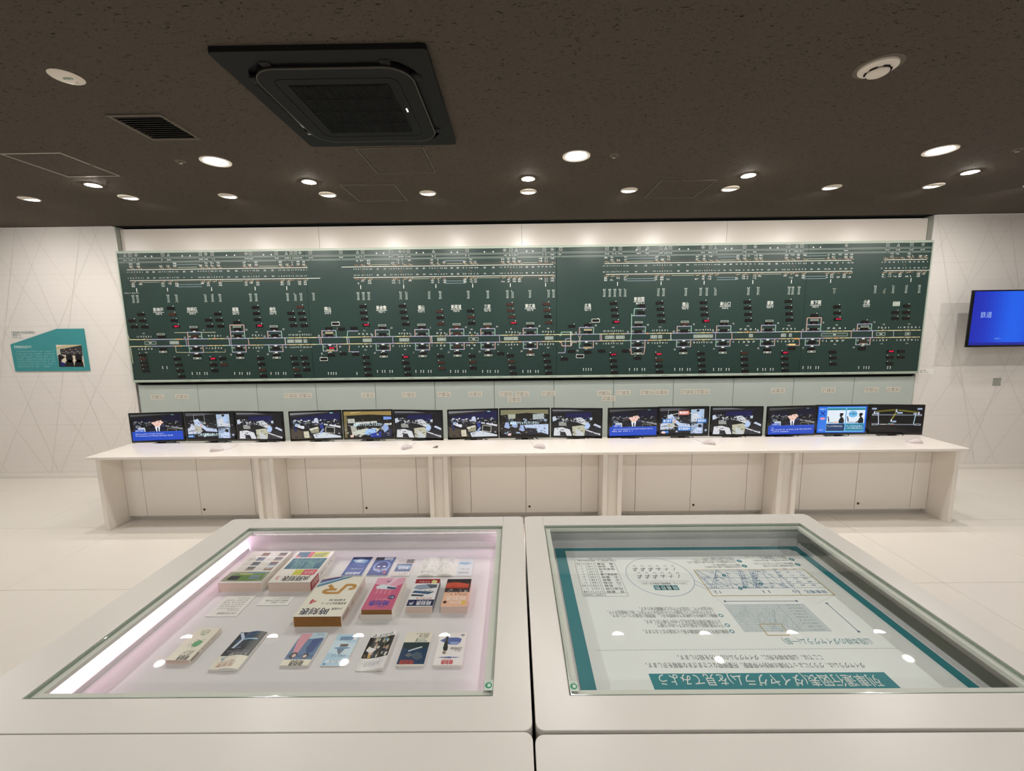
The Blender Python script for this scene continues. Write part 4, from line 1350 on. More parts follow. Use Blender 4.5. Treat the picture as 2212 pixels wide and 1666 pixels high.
def office_mid(P, v):
    P.rect(0, 0, 1, 1, (22, 20, 14), 0)
    if v == 0:
        q = box_map(768, 410, 1395, 775)
        P.poly(q((768, 410), (1395, 410), (1395, 470), (1100, 455), (768, 470)), (150, 128, 74), 1)
        P.poly(q((850, 430), (980, 412), (1000, 416), (870, 440)), (200, 180, 120), 2)
        P.poly(q((768, 470), (810, 480), (800, 775), (768, 775)), (116, 106, 66), 2)
        P.poly(q((815, 515), (905, 510), (915, 570), (820, 575)), (190, 190, 180), 3)
        P.poly(q((920, 560), (1200, 545), (1205, 570), (925, 590)), (196, 196, 190), 3)
        P.poly(q((1290, 485), (1395, 490), (1395, 525), (1290, 530)), (120, 150, 220), 3)
        P.poly(q((845, 610), (930, 610), (930, 690), (860, 690)), (176, 176, 166), 3)
        P.poly(q((1300, 580), (1395, 575), (1395, 600), (1310, 610)), (210, 210, 206), 3)
        P.poly(q((860, 690), (1100, 640), (1240, 650), (1180, 720), (1010, 740), (980, 770), (870, 745)), (200, 204, 190), 3.5)
        P.poly(q((1030, 735), (1050, 680), (1110, 640), (1180, 655), (1195, 700), (1110, 740)), (160, 196, 240), 4)
        P.oval(*q((1100, 632))[0], .055, .07, (28, 24, 24), 5)
        P.poly(q((1105, 725), (1260, 690), (1250, 775), (1105, 775)), (26, 50, 150), 5)
        P.poly(q((1260, 640), (1290, 595), (1345, 600), (1355, 660), (1300, 710)), (150, 176, 220), 5)
        P.poly(q((1310, 660), (1395, 650), (1395, 770), (1250, 770)), (18, 24, 60), 4)
        P.poly(q((830, 745), (880, 735), (885, 770), (850, 775)), (240, 200, 190), 6)
    else:
        q = box_map(745, 385, 1390, 755)
        P.poly(q((745, 385), (1390, 385), (1390, 450), (1100, 430), (745, 460)), (126, 122, 92), 1)
        P.poly(q((840, 450), (945, 445), (945, 515), (850, 510)), (170, 176, 158), 2)
        P.poly(q((1180, 450), (1330, 440), (1335, 520), (1180, 525)), (170, 180, 180), 2)
        blobs(P, 26, .08, .95, .5, .64, [(40, 40, 44), (26, 24, 26), (150, 166, 190), (110, 126, 150)], 20, 2.5, .035)
        for x, y in ((830, 600), (935, 590), (1030, 640)):
            P.poly(q((x - 40, y + 30), (x - 20, y - 40), (x + 20, y - 40), (x + 40, y + 40), (x + 10, y + 50)), (160, 180, 222), 4)
            P.oval(*q((x, y - 62))[0], .045, .06, (26, 24, 26), 4.6)
        P.poly(q((1060, 600), (1390, 590), (1390, 740), (1240, 690), (1080, 640)), (190, 206, 232), 3)
        P.poly(q((1080, 640), (1240, 650), (1220, 745), (1080, 735)), (24, 26, 38), 4)
        P.poly(q((825, 725), (880, 712), (885, 745), (845, 752)), (240, 206, 206), 6)
    cc = [(60, 50, 30), (24, 22, 20), (190, 190, 176), (120, 104, 66), (150, 166, 200), (40, 42, 60)] if v == 0 else [(30, 30, 32), (20, 20, 22), (150, 170, 206), (90, 100, 120), (190, 204, 226), (110, 108, 84)]
    clutter(P, 130, .02, .98, .06, .78, cc, 44 + v, 6.2)
    P.text('画面をクリックしてください', (.2, .49), (.8, .49), .028, (170, 236, 255), 8, .05)
    P.text('画面をクリックしてください', (.2, .49), (.8, .49), .028, (240, 252, 255), 9, .012)


def make_screen(k):
    P = Print(SW, SH, .00012)
    if k == 'L':
        office_left(P)
    elif k == 'R':
        office_right(P)
    elif k == 'talk1':
        talker(P, ((.06, .62), (.06, .8)), 21)
    elif k == 'talk2':
        talker(P, ((.06, .92), (.06, .5)), 31)
    elif k == 'talk3':
        talker(P, ((.06, .12), (.06, .95), (.06, .45)), 41, True)
    elif k == 'end':
        montage(P)
        P.text('これで説明は終わりです', (.23, .16), (.74, .16), .026, (170, 236, 255), 10, .05)
        P.text('これで説明は終わりです', (.23, .16), (.74, .16), .026, (240, 252, 255), 11, .012)
        P.rect(.01, .07, .14, .15, (60, 130, 210), 10)
        P.scrib((.03, .11), (.12, .11), .016, (230, 240, 255), 1, 11)
    elif k == 'mid0':
        office_mid(P, 0)
    elif k == 'mid1':
        office_mid(P, 1)
    elif k == 'ring':
        montage(P)
        n = 36
        for i in range(n):
            a, b = 2 * math.pi * i / n, 2 * math.pi * (i + 1) / n
            P.line((.5 + .36 * math.cos(a), .55 + .27 * math.sin(a)), (.5 + .36 * math.cos(b), .55 + .27 * math.sin(b)), .004, (236, 240, 240), 12)
        for x, y, w, tx, c in ((.5, .82, .105, '輸送指令', (226, 120, 100)), (.16, .51, .1, '電力指令', (40, 116, 200)), (.88, .51, .1, '施設指令', (40, 116, 200)), (.52, .21, .14, '信号通信指令', (40, 116, 200))):
            P.rect(x - w, y - .075, x + w, y + .075, c, 13)
            P.text(tx, (x - w * .85, y), (x + w * .85, y), .024, (240, 250, 255), 14, .03)
        P.rect(.05, .05, .19, .14, (60, 130, 210), 13)
        P.poly([(.03, .06), (.1, .03), (.14, .08), (.1, .12), (.05, .12)], (240, 210, 206), 14)
    elif k == 'lesson':
        P.rect(0, 0, 1, 1, (24, 96, 216), 0)
        P.rect(.02, .03, .17, .97, (44, 120, 226), 1)
        P.rect(.18, .03, .97, .97, (112, 178, 226), 1)
        for x0 in (.19, .59):
            P.rect(x0, .86, x0 + .375, .93, (30, 130, 150), 2)
            P.rect(x0, .36, x0 + .375, .855, (226, 236, 246), 2)
            P.rect(x0, .07, x0 + .375, .34, (12, 50, 96) if x0 < .5 else (26, 128, 160), 2)
            P.scrib((x0 + .02, .25), (x0 + .34, .25), .016, (230, 240, 250), 4, 3)
            if x0 > .5:
                P.scrib((x0 + .02, .17), (x0 + .36, .17), .016, (230, 240, 250), 5, 3)
            P.poly([(x0 + .03, .42), (x0 + .01, .62), (x0 + .03, .62), (x0 + .055, .44)], (24, 40, 70), 3)
            P.poly([(x0 + .01, .38), (x0 + .2, .38), (x0 + .2, .4), (x0 + .03, .41)], (120, 140, 160), 3)
            m = x0 + .3
            P.poly([(m - .05, .36), (m - .06, .44), (m - .03, .56), (m - .01, .6), (m + .03, .58), (m + .055, .48), (m + .055, .36)], (12, 14, 20), 3)
            P.oval(m - .012, .65, .026, .06, (12, 14, 20), 3.4)
            P.poly([(m - .05, .68), (m + .03, .66), (m + .03, .74), (m - .03, .75)], (12, 14, 20), 3.8)
        P.poly([(.33, .4), (.38, .44), (.42, .4), (.4, .37), (.34, .37)], (236, 186, 160), 4)
        P.poly([(.78, .4), (.86, .46), (.87, .43), (.8, .37)], (12, 14, 20), 4)
        P.oval(.72, .71, .09, .125, (40, 120, 206), 4, 24)
        P.oval(.72, .71, .085, .117, (110, 190, 236), 5, 24)
        P.text('10分遅れ', (.65, .71), (.79, .71), .022, (20, 50, 90), 6, .02)
        P.line((.05, .82), (.14, .66), .009, (16, 40, 150), 3)
        P.line((.14, .82), (.05, .66), .009, (16, 40, 150), 3.4)
        P.scrib((.03, .9), (.16, .9), .014, (226, 236, 255), 2, 3)
        P.oval(.1, .54, .055, .045, (230, 150, 170), 3, 14)
        P.rect(.04, .08, .15, .15, (36, 100, 220), 3)
        P.scrib((.05, .11), (.14, .11), .014, (240, 244, 255), 6, 4)
    elif k == 'radio':
        P.rect(0, 0, 1, 1, (7, 7, 8), 0)
        for y, x0, x1 in ((.67, .03, .98), (.31, .04, .98)):
            P.rect(x0 + .1, y - .018, x1 - .1, y + .018, (120, 124, 136), 2)
            for a, b in ((x0, x0 + .12), (x1 - .12, x1)):
                P.rect(a, y - .03, b, y + .03, (196, 200, 214), 3)
                P.rect(a + .012, y - .016, b - .012, y + .016, (14, 14, 16), 4)
        P.line((.15, .66), (.17, .32), .006, (214, 222, 240), 3)
        P.line((.86, .66), (.84, .32), .006, (190, 230, 240), 3)
        for x, y in ((.07, .75), (.49, .83), (.92, .73), (.41, .46)):
            P.poly([(x - .022, y - .05), (x + .022, y - .05), (x + .008, y + .04), (x - .008, y + .04)], (196, 204, 224), 5)
            P.oval(x, y + .04, .012, .022, (196, 204, 224), 5.4, 10)
        for (a, b), (c, d), n in (((.1, .79), (.46, .86), 17), ((.53, .85), (.9, .77), 18), ((.48, .75), (.42, .52), 8)):
            for i in range(n):
                u, v = a + (c - a) * i / (n - 1), b + (d - b) * i / (n - 1)
                P.path([(u - .004, v + .028), (u + .005, v), (u - .004, v - .028)] if n > 10 else [(u - .02, v + .012), (u, v - .012), (u + .02, v + .012)], .0022, (206, 196, 60), 6)
        for x, y, w in ((.06, .9, .045), (.93, .9, .045), (.13, .73, .03), (.85, .72, .03), (.56, .75, .05), (.47, .42, .035)):
            P.rect(x - w, y - .03, x + w, y + .03, (176, 190, 224), 5)
            P.scrib((x - w * .8, y), (x + w * .8, y), .012, (60, 70, 110), 3, 6)
        P.rect(.2, .305, .32, .318, (240, 240, 190), 4)
        P.rect(.35, .32, .46, .36, (80, 140, 130), 4)
        P.rect(.4, .3, .46, .33, (200, 110, 100), 5)
    return P


MW, MH = .506, .303
SW, SH = .474, .266


def monitor(x, y, rz, kind, label):
    t = thing('desk_monitor', label, 'monitor', (x, y, .655), rz, 'desktop monitors along the counter')
    z0 = .033
    MB().box(-MW / 2, MW / 2, 0, .022, z0, z0 + MH, .004, 2).obj('bezel', 'black2', t, keep=True)
    MB().box(-MW / 2 + .06, MW / 2 - .06, .02, .05, z0 + .06, z0 + MH - .05, .008, 2).obj('rear_shell', 'black', t, keep=True)
    MB().box(-.032, .032, .02, .045, .008, z0 + .08, .003, 1).obj('stand_neck', 'black', t, keep=True)
    MB().prism([(-.105, -.01), (.105, -.01), (.085, .115), (-.085, .115)], 0, .011).obj('stand_base', 'black', t, keep=True)
    MB().box(.06, .11, -.0005, .002, z0 + .006, z0 + .010).obj('buttons', 'black', t, keep=True)
    MB().tube([(.1, .035, z0 + .05), (.105, .04, z0 - .002), (.12, .05, .012), (.14, .08, .004)], .004, 6).obj('cable', 'black', t, keep=True)
    s = make_screen(kind).obj('screen', 'scr', t, keep=True, O=(-SW / 2, -.0006, z0 + .022), ex=(1, 0, 0), ey=(0, 0, 1), en=(0, -1, 0))
    s['label'] = 'lit screen picture'


MON = [(-3.58, 4.075, 5.5, 'talk1', 'leftmost monitor on the counter, cartoon man over a blue caption'), (-3.064, 4.1, 0, 'end', 'monitor showing white-shirted staff pictures and a caption, second from left'),
       (-2.552, 4.075, -5.5, 'R', 'third monitor from left showing a control room with desks'), (-1.989, 4.075, 6, 'L', 'fourth monitor from left, control room with a standing man'),
       (-1.476, 4.1, 0.5, 'mid0', 'fifth monitor from left, brownish office with white caption across'), (-0.965, 4.06, -7, 'R', 'sixth monitor from left, above the mouse and small clip'),
       (-0.419, 4.07, 5.2, 'L', 'seventh monitor from left, control room with a standing man'), (0.092, 4.093, 0.3, 'mid1', 'middle monitor of the row, seated staff group with caption across'),
       (0.606, 4.065, -5.4, 'R', 'ninth monitor from left showing a control room with desks'), (1.164, 4.06, 3.4, 'talk2', 'tenth monitor from left, cartoon man with two-line blue caption'),
       (1.672, 4.088, 0.3, 'ring', 'monitor with red and blue labels joined in a white ring'), (2.186, 4.065, -2.5, 'R', 'twelfth monitor from left showing a control room with desks'),
       (2.72, 4.055, 4.2, 'talk3', 'third monitor from right, cartoon man with three-line blue caption'), (3.234, 4.086, -0.6, 'lesson', 'bright blue monitor with two silhouetted railwaymen, second from right'),
       (3.752, 4.068, -5.2, 'radio', 'rightmost monitor with a line diagram on black')]
for x, y, a, k, lb in MON:
    monitor(x, y, math.radians(a), k, lb)


# ------------------------------------------------------------------ mice
def mouse(u, v, ang, cable, lb):
    p = on_level(u, v, .700)
    t = thing('computer_mouse', lb, 'mouse', (p.x, p.y, .700), math.radians(ang), 'white mice on the counter')
    b = MB()
    nx, ny = 14, 12
    rows = []
    for i in range(nx + 1):
        s_ = -1 + 2 * i / nx
        wid = .031 * (max(0, 1 - abs(s_) ** 2.6)) ** .5 * (1 - .12 * (1 - s_ * s_)) * (1.06 - .1 * s_)
        hh = .040 * (max(0, 1 - abs(s_) ** 2.4)) ** .55 * (1 - .28 * s_) * .95 + .002
        rows.append([b.bm.verts.new((s_ * .056, wid * math.cos(math.pi * j / ny), hh * math.sin(math.pi * j / ny) ** .7 if 0 < j < ny else 0.0)) for j in range(ny + 1)])
    for r0, r1 in zip(rows, rows[1:]):
        for j in range(ny):
            b.bm.faces.new((r0[j], r0[j + 1], r1[j + 1], r1[j]))
        b.bm.faces.new((r0[0], r1[0], r1[ny], r0[ny]))
    bmesh.ops.remove_doubles(b.bm, verts=b.bm.verts, dist=1e-5)
    b.obj('shell', 'mouse', t, keep=True)
    MB().tube([(.012, 0, .0315), (.03, 0, .026), (.047, 0, .016)], .0014, 5).obj('button_seam', 'mouse_g', t, keep=True)
    MB().tube([(-.048, .0225, .012), (-.02, .0285, .016), (.015, .0265, .011), (.045, .0165, .008)], .0013, 5).obj('side_groove', 'mouse_g', t, keep=True)
    MB().tube([(-.048, -.0225, .012), (-.02, -.0285, .016), (.015, -.0265, .011), (.045, -.0165, .008)], .0013, 5).obj('side_groove', 'mouse_g', t, keep=True)
    pts = []
    ca, sa = math.cos(math.radians(-ang)), math.sin(math.radians(-ang))
    for q in [(p.x + .056 * math.cos(math.radians(ang)), p.y + .056 * math.sin(math.radians(ang)))] + [tuple(on_level(*c, .701))[:2] for c in cable]:
        dx, dy = q[0] - p.x, q[1] - p.y
        pts.append((dx * ca - dy * sa, dx * sa + dy * ca, .0018))
    MB().tube(pts, .0016, 6).obj('cable', 'mouse', t, keep=True)


mouse(469, 974.5, 22, [(492, 971), (507, 966), (514, 960)], 'white corded mouse near the left end of the counter')
mouse(879, 969.5, 48, [(888, 963), (894, 959), (898, 956.5)], 'white corded mouse left of the small clip')
mouse(1165.5, 968, 152, [(1152, 962), (1149, 957), (1144, 952)], 'white corded mouse at the middle of the counter')
mouse(1532, 960, 155, [(1516, 955), (1505, 951), (1497, 948.5)], 'white corded mouse in front of the ring-diagram monitor')
mouse(1976, 957.5, 162, [(1956, 951), (1942, 948), (1925, 946)], 'white corded mouse at the right end of the counter')
p = on_level(938, 969, .7)
t = thing('acrylic_clip', 'small grey wedge-shaped clip lying on the counter', 'clip', (p.x, p.y, .7))
b = MB()
b.prism([(-.032, -.008), (.026, -.004), (.034, .014), (-.01, .010)], 0, .002)
b.obj('base_plate', 'card', t, keep=True)
b = MB()
b.prism([(-.02, 0), (.03, 0), (.036, .022), (.012, .020)], .002, .006)
for v in b.bm.verts:
    v.co = Vector((v.co.x, v.co.z + .004, v.co.y + .002))
b.obj('upright_wedge', 'mouse_g', t, keep=True)

# ================================================================== WALL ITEMS
t = thing('info_panel', 'angular teal information panel with photograph on the left wall', 'sign', (-5.58, 4.99, 1.34))
pts = [on_wall(u, v, 4.985) for u, v in ((22, 744.5), (122, 710.5), (179, 710), (193, 801), (33, 802.5))]
b = MB()
b.prism([(p.x, p.z) for p in pts], 0, .014)
for v in b.bm.verts:
    v.co = Vector((v.co.x, 4.985 + v.co.z, v.co.y))
b.obj('board', 'teal', t, smooth=False)
P = Print(dz=.0004)
w2 = lambda u, v: (lambda p: (p.x, p.z))(on_wall(u, v, 4.984))
zp = lambda X_, Y_: w2(X_ / 10.055, 690 + Y_ / 10.055)
P.text('新幹線総合指令所', zp(306, 602), zp(682, 600), .026, (214, 240, 240), 1, .02)
P.scrib(zp(316, 638), zp(612, 635), .010, (170, 216, 216), 4, 1)
for k in range(7):
    y0 = 700 + k * 54.5
    P.scrib(zp(352 if k == 0 else 336 + k * 9, y0), zp(1170 + k * 9 if k < 6 else 1100, y0 - 4), .019, (140, 198, 200), 60 + k, 1, .8)
P.poly([zp(1212, 555), zp(1768, 552), zp(1842, 1028), zp(1290, 1034)], (222, 212, 190), 1)
P.poly([zp(1222, 600), zp(1480, 556), zp(1768, 552), zp(1774, 580), zp(1224, 660)], (196, 186, 150), 1.5)
P.poly([zp(1300, 650), zp(1772, 560), zp(1800, 800), zp(1322, 770)], (52, 50, 50), 2)
P.poly([zp(1320, 720), zp(1788, 700), zp(1790, 712), zp(1322, 732)], (110, 110, 108), 3)
P.poly([zp(1225, 670), zp(1305, 660), zp(1320, 770), zp(1240, 780)], (190, 196, 180), 3)
P.poly([zp(1260, 790), zp(1300, 760), zp(1420, 820), zp(1340, 880), zp(1340, 930), zp(1420, 950), zp(1420, 1033), zp(1290, 1033)], (10, 10, 12), 4)
P.poly([zp(1300, 920), zp(1420, 950), zp(1425, 1015), zp(1340, 1020)], (22, 36, 110), 5)
for cx in (1510, 1715):
    P.poly([zp(cx - 95, 1031), zp(cx - 80, 920), zp(cx - 30, 880), zp(cx + 40, 880), zp(cx + 90, 930), zp(cx + 110, 1029)], (10, 10, 12), 6)
    P.oval(*zp(cx + (0 if cx < 1600 else -2), 840), .042, .056, (10, 10, 12), 6)
for k in range(9):
    P.oval(*zp(1400 + k * 42, 650 + 90 * ((k * 7) % 3) / 2), .006, .005, (210, 210, 206), 7, 8)
P.obj('printed_face', 'prn', t, O=(0, 4.9846, 0), ex=(1, 0, 0), ey=(0, 0, 1), en=(0, -1, 0))
t = thing('wall_heading', 'grey lettered heading on the left wall above the teal panel', 'lettering', (-5.8, 4.999, 1.75))
P = Print(dz=.0004)
P.text('新幹線の安全安定輸送を', zp(245, 296), zp(732, 290), .030, (120, 140, 142), 1)
P.text('管理する', zp(252, 354), zp(425, 352), .030, (120, 140, 142), 1)
P.scrib(zp(260, 395), zp(430, 393), .009, (150, 164, 164), 1, 1)
P.scrib(zp(275, 415), zp(480, 412), .009, (150, 164, 164), 2, 1)
P.line(zp(215, 262), zp(242, 418), .004, (150, 170, 170), 1)
P.obj('lettering', 'prn', t, O=(0, 4.9985, 0), ex=(1, 0, 0), ey=(0, 0, 1), en=(0, -1, 0))

t = thing('wall_television', 'wall-mounted television with a bright blue screen at right', 'television', (5.6, 4.85, 1.48))
tx0, tx1, tz0, tz1, ty = 5.075, 6.19, 1.506, 2.134, 4.75
MB().box(tx0, tx1, ty, ty + .024, tz0, tz1, .003).obj('bezel', 'black2', t)
MB().box(tx0 + .3, tx1 - .3, ty + .022, ty + .08, tz0 + .1, tz1 - .1, .005).obj('rear_shell', 'black', t)
MB().box(tx0 + .42, tx1 - .42, ty + .08, 5.0, tz0 + .2, tz1 - .2, .004).obj('wall_bracket', 'black', t)
P = Print(tx1 - tx0 - .036, tz1 - tz0 - .036, .0003)
P.rect(0, 0, 1, 1, (4, 30, 190), 0)
for k in range(24):
    a = k / 24
    f = math.exp(-((a - .42) / .28) ** 2)
    P.rect(a, .0, a + 1 / 24, 1, (0, int(26 + 66 * f), int(170 + 62 * f)), 1)
P.rect(0, 0, 1, .05, (4, 24, 150), 2)
P.text('鉄道', (.085, .56), (.2, .56), .06, (160, 186, 236), 3)
P.scrib((.26, .12), (.33, .12), .016, (140, 170, 236), 2, 3)
P.obj('screen', 'scr', t, O=(tx0 + .018, ty - .0006, tz0 + .022), ex=(1, 0, 0), ey=(0, 0, 1), en=(0, -1, 0))

t = thing('wall_plate', 'small square grey plate on the right wall under the television', 'plate', (5.755, 4.998, 1.076))
MB().box(5.708, 5.803, 4.994, 5.0, 1.031, 1.121, .002, 1).obj('plate', 'steel', t)
P = Print(dz=.0003)
for k, z in enumerate((1.104, 1.076, 1.05)):
    P.scrib((5.72, z), (5.79, z), .009, (110, 112, 106), k, 1)
for x in (5.714, 5.797):
    for z in (1.037, 1.115):
        P.oval(x, z, .004, .004, (90, 90, 86), 1, 8)
P.obj('printed_lines', 'prn', t, O=(0, 4.9938, 0), ex=(1, 0, 0), ey=(0, 0, 1), en=(0, -1, 0))
t = thing('caption_card', 'tiny white caption card on the wall at the board\'s lower right corner', 'caption card', (4.89, 4.998, 1.19))
MB().box(4.81, 4.99, 4.997, 5.0, 1.175, 1.24).obj('card', 'card', t, smooth=False)
P = Print(dz=.0003)
P.scrib((4.824, 1.222), (4.90, 1.222), .014, (60, 60, 58), 1, 1)
P.scrib((4.824, 1.2), (4.945, 1.2), .013, (60, 60, 58), 2, 1)
P.obj('printed_lines', 'prn', t, O=(0, 4.9968, 0), ex=(1, 0, 0), ey=(0, 0, 1), en=(0, -1, 0))

# ================================================================== DISPLAY CASES
ZG, ZF = .800, .670
GY0, GY1 = 1.0, 1.972


def display_case(name, label, X0, X1, gx0, gx1, lit):
    t = thing(name, label, 'display case', ((X0 + X1) / 2, 1.49, 0), 0, 'white glass-topped display cases')
    Y0, Y1 = .902, 2.082
    # U-shaped top frame with rounded corners, open at the back where the hinged rail sits
    r = .022
    o = rrect(X0, X1, Y0, Y1, r, 6)
    n = 7
    pts = o[n:n * 4]                       # back-left corner, front-left, front-right
    outer = o[n:2 * n] + o[2 * n:3 * n] + o[3 * n:4 * n] + o[0:n]
    poly = [(gx0 - .0015, Y1)] + outer + [(gx1 + .0015, Y1), (gx1, GY1 + .012), (gx1, GY0), (gx0, GY0), (gx0, GY1 + .012)]
    b = MB().prism(poly, .755, ZG)
    fr = b.obj('top_frame', 'case', t)
    md = fr.modifiers.new('bevel', 'BEVEL')
    md.width = .0015
    md.segments = 2
    md.limit_method = 'ANGLE'
    MB().prism([(gx0, GY1 + .0085), (gx1, GY1 + .0085), (gx1 + .0005, Y1), (gx0 - .0005, Y1)], .757, ZG - .0008).obj('rear_rail', 'case', t, smooth=False)
    MB().box(gx0, gx1, GY1 + .0015, GY1 + .0085, .76, ZG - .008).obj('rear_gap', 'bar_off', t, smooth=False)
    # body
    MB().prism(rrect(X0 + .003, X1 - .003, Y0 + .003, Y1 - .003, .022, 5), .0, .62).obj('plinth', 'case', t)
    MB().ring(rrect(X0 + .003, X1 - .003, Y0 + .003, Y1 - .003, .022, 5), rrect(X0 + .02, X1 - .02, Y0 + .02, Y1 - .02, .01, 5), .62, .755).obj('well_casing', 'case', t)
    ix0, ix1, iy0, iy1 = gx0 - .115, gx1 + .085, Y0 + .025, GY1 + .03
    MB().box(X0 + .02, X1 - .02, Y0 + .02, Y1 - .02, .62, ZF - .0006).obj('well_floor', 'case_in', t, smooth=False)
    MB().box(X0 + .02, X1 - .02, iy1, Y1 - .02, ZF, .757).obj('well_back_wall', 'case_in', t, smooth=False)
    # ledge carrying the glass
    L = .027
    MB().ring([(gx0 - .004, GY0 - .004), (gx1 + .004, GY0 - .004), (gx1 + .004, GY1 + .006), (gx0 - .004, GY1 + .006)], [(gx0 + L, GY0 + L), (gx1 - L, GY0 + L), (gx1 - L, GY1 - .012), (gx0 + L, GY1 - .012)], .776, .7895).obj('glass_ledge', 'case_ledge', t, smooth=False)
    # glass
    MB().box(gx0 + .004, gx1 - .004, GY0 + .0025, GY1 - .0005, .790, .798).obj('glass_pane', 'glass', t, smooth=False)
    e = MB().ring([(gx0 + .004, GY0 + .0025), (gx1 - .004, GY0 + .0025), (gx1 - .004, GY1 - .0005), (gx0 + .004, GY1 - .0005)], [(gx0 + .0055, GY0 + .004), (gx1 - .0055, GY0 + .004), (gx1 - .0055, GY1 - .002), (gx0 + .0055, GY1 - .002)], .7895, .7983)
    e.obj('glass_rim', 'glass_edge', t, smooth=False)
    if lit:
        st = MB().box(gx0 + .03, gx1 - .03, GY1 - .0025, GY1 + .004, .7735, .776).obj('light_strip', 'led_strip', t, smooth=False)
        st['label'] = 'hidden pinkish light strip under the rear ledge'
    # light bars at both sides
    m = 'led_bar' if lit else 'bar_off'
    for a0, a1 in ((gx0 - .095, gx0 - .022), (gx1 + .0, gx1 + .06)) if lit else ((gx0 - .06, gx0 - .01), (gx1 + .012, gx1 + .07)):
        if a0 < X0 + .022 or a1 > X1 - .022:
            a0, a1 = max(a0, X0 + .022), min(a1, X1 - .022)
        lb = MB().box(a0, a1, iy0 + .03, iy1 - .012, ZF, ZF + .016, .003, 1).obj('light_bar', m, t)
        lb['label'] = 'glowing pinkish light bar' if lit else 'unlit grey light bar'
        MB().box(a1 if a0 < (gx0 + gx1) / 2 else a0 - .005, a1 + .005 if a0 < (gx0 + gx1) / 2 else a0, iy0 + .03, iy1 - .012, ZF, ZF + .018).obj('bar_lip', 'case_in', t, smooth=False)
    return t


CL_ = display_case('display_case', 'white glass-topped case holding timetable books, lit inside', -1.488, .034, -1.341, -.069, True)
CR_ = display_case('display_case', 'white glass-topped case holding an upside-down diagram poster', .042, 1.506, .137, 1.409, False)
for (x, y, prnt, nm) in ((-.082, 1.035, CL_, 0), (.152, 1.03, CR_, 1)):
    P = Print(dz=.0002)
    P.rect(x - .012, y - .016, x + .012, y + .018, (206, 220, 208), 0)
    P.oval(x, y, .010, .010, (60, 150, 110), 1, 16)
    P.oval(x + .001, y, .0055, .0055, (206, 226, 214), 2, 14)
    P.oval(x - .006, y, .0035, .0035, (60, 150, 110), 3, 10)
    P.scrib((x + .008, y + .013), (x - .008, y + .013), .003, (110, 130, 118), 2, 1)
    s = P.obj('sticker', 'prn', prnt, O=(0, 0, .7985))
    s['label'] = 'small clear sticker with a green swirl mark'


def near_table(X0, X1, Y1, label):
    t = thing('exhibit_table', label, 'table', ((X0 + X1) / 2, .6, 0), 0, 'plain white exhibit tables in the foreground')
    b = MB().prism(rrect(X0, X1, .25, Y1, .022, 6), .755, ZG)
    o = b.obj('top', 'case', t)
    md = o.modifiers.new('bevel', 'BEVEL')
    md.width = .0015
    md.segments = 2
    md.limit_method = 'ANGLE'
    MB().prism(rrect(X0 + .003, X1 - .003, .253, Y1 - .003, .022, 5), 0, .755).obj('plinth', 'case', t)


near_table(-1.488, .0335, .899, 'plain white exhibit table at the bottom left of the frame')
near_table(.0385, 1.506, .892, 'plain white exhibit table at the bottom right of the frame')

# ------------------------------------------------------------------ the poster in the right case
t = thing('diagram_poster', 'upside-down teal-bordered poster explaining a train diagram', 'poster', (.8, 1.5, ZF))
PX0, PX1, PY0, PY1 = .192, 1.405, .94, 1.985
MB().box(PX0, PX1, PY0, PY1, ZF, ZF + .004).obj('board', 'poster_base', t, smooth=False)
PZ = ZF + .0042
Q = lambda u, v: (lambda p: (p.x, p.y))(on_level(u, v, PZ))
P = Print(dz=.00018)
TL_, GY, BG = (50, 138, 148), (70, 74, 78), (248, 250, 248)
P.rect(PX0, PY0, PX1, PY1, TL_, 0)
P.poly([(PX0 + .048, PY0), (PX0 + .048, PY1 - .028), (PX1 - .06, PY1 - .03), (PX1 - .036, PY1 - .05), (PX1 - .036, PY0)], BG, 1)
bx = [Q(1402, 1456), Q(1909, 1455)]
P.rect(bx[0][0] - .002, 1.13, bx[1][0] + .004, bx[0][1], TL_, 2.4)
P.text('列車運行図表(ダイヤグラム)を見てみよう', Q(1898, 1469), Q(1423, 1467), .040, (236, 240, 236), 4, .006)
P.text('ダイヤグラムは、グラフによって列車の時刻や停車駅、所要時間などさまざまな情報を示します。', Q(1866, 1437), Q(1395, 1437), .020, GY, 2)
P.text('ここでは、山陰本線を例に、ダイヤグラムの読み方を紹介します。', Q(1776, 1420), Q(1464, 1420), .020, GY, 2)
n = 130
a, b = Q(1288, 1405.5), Q(1940, 1400)
for k in range(n):
    x = a[0] + (b[0] - a[0]) * k / n
    P.rect(x, a[1] - .001, x + (b[0] - a[0]) / n * .55, a[1] + .001, (130, 134, 134), 2)
P.text('山陰本線のダイヤグラム(一部)', Q(1881, 1385), Q(1692, 1385), .027, TL_, 2)
for tx, A, B, h, dot in (('縦軸は駅を示し駅間距離が長いと目盛が広くなります。', (1573, 1364.5), (1390, 1364.5), .0185, 1), ('下り列車(福知山方面)は右下へ向かう線で、', (1563, 1351), (1416, 1351), .0185, 1), ('上り列車(京都方面)は右上へ向かう線で示します。', (1557, 1343), (1392, 1343), .0185, 0),
                         ('横軸には0時から24時までの時間を示し、等間隔に目盛がついています。', (1549, 1330), (1320, 1330), .0185, 1), ('このダイヤは2分ごとに目盛がついた2分目ダイヤであり、他に1時間目ダイヤ、', (1543, 1322.5), (1312, 1322.5), .0185, 0), ('10分目ダイヤ、1分目ダイヤなどの種類があります。', (1538, 1315), (1381, 1315), .0185, 0)):
    P.text(tx, Q(*A), Q(*B), h, GY, 2)
    if dot:
        c = Q(A[0] + 8, A[1])
        P.ovalring(c[0], c[1], .009, .009, .0035, TL_, 2, 16)
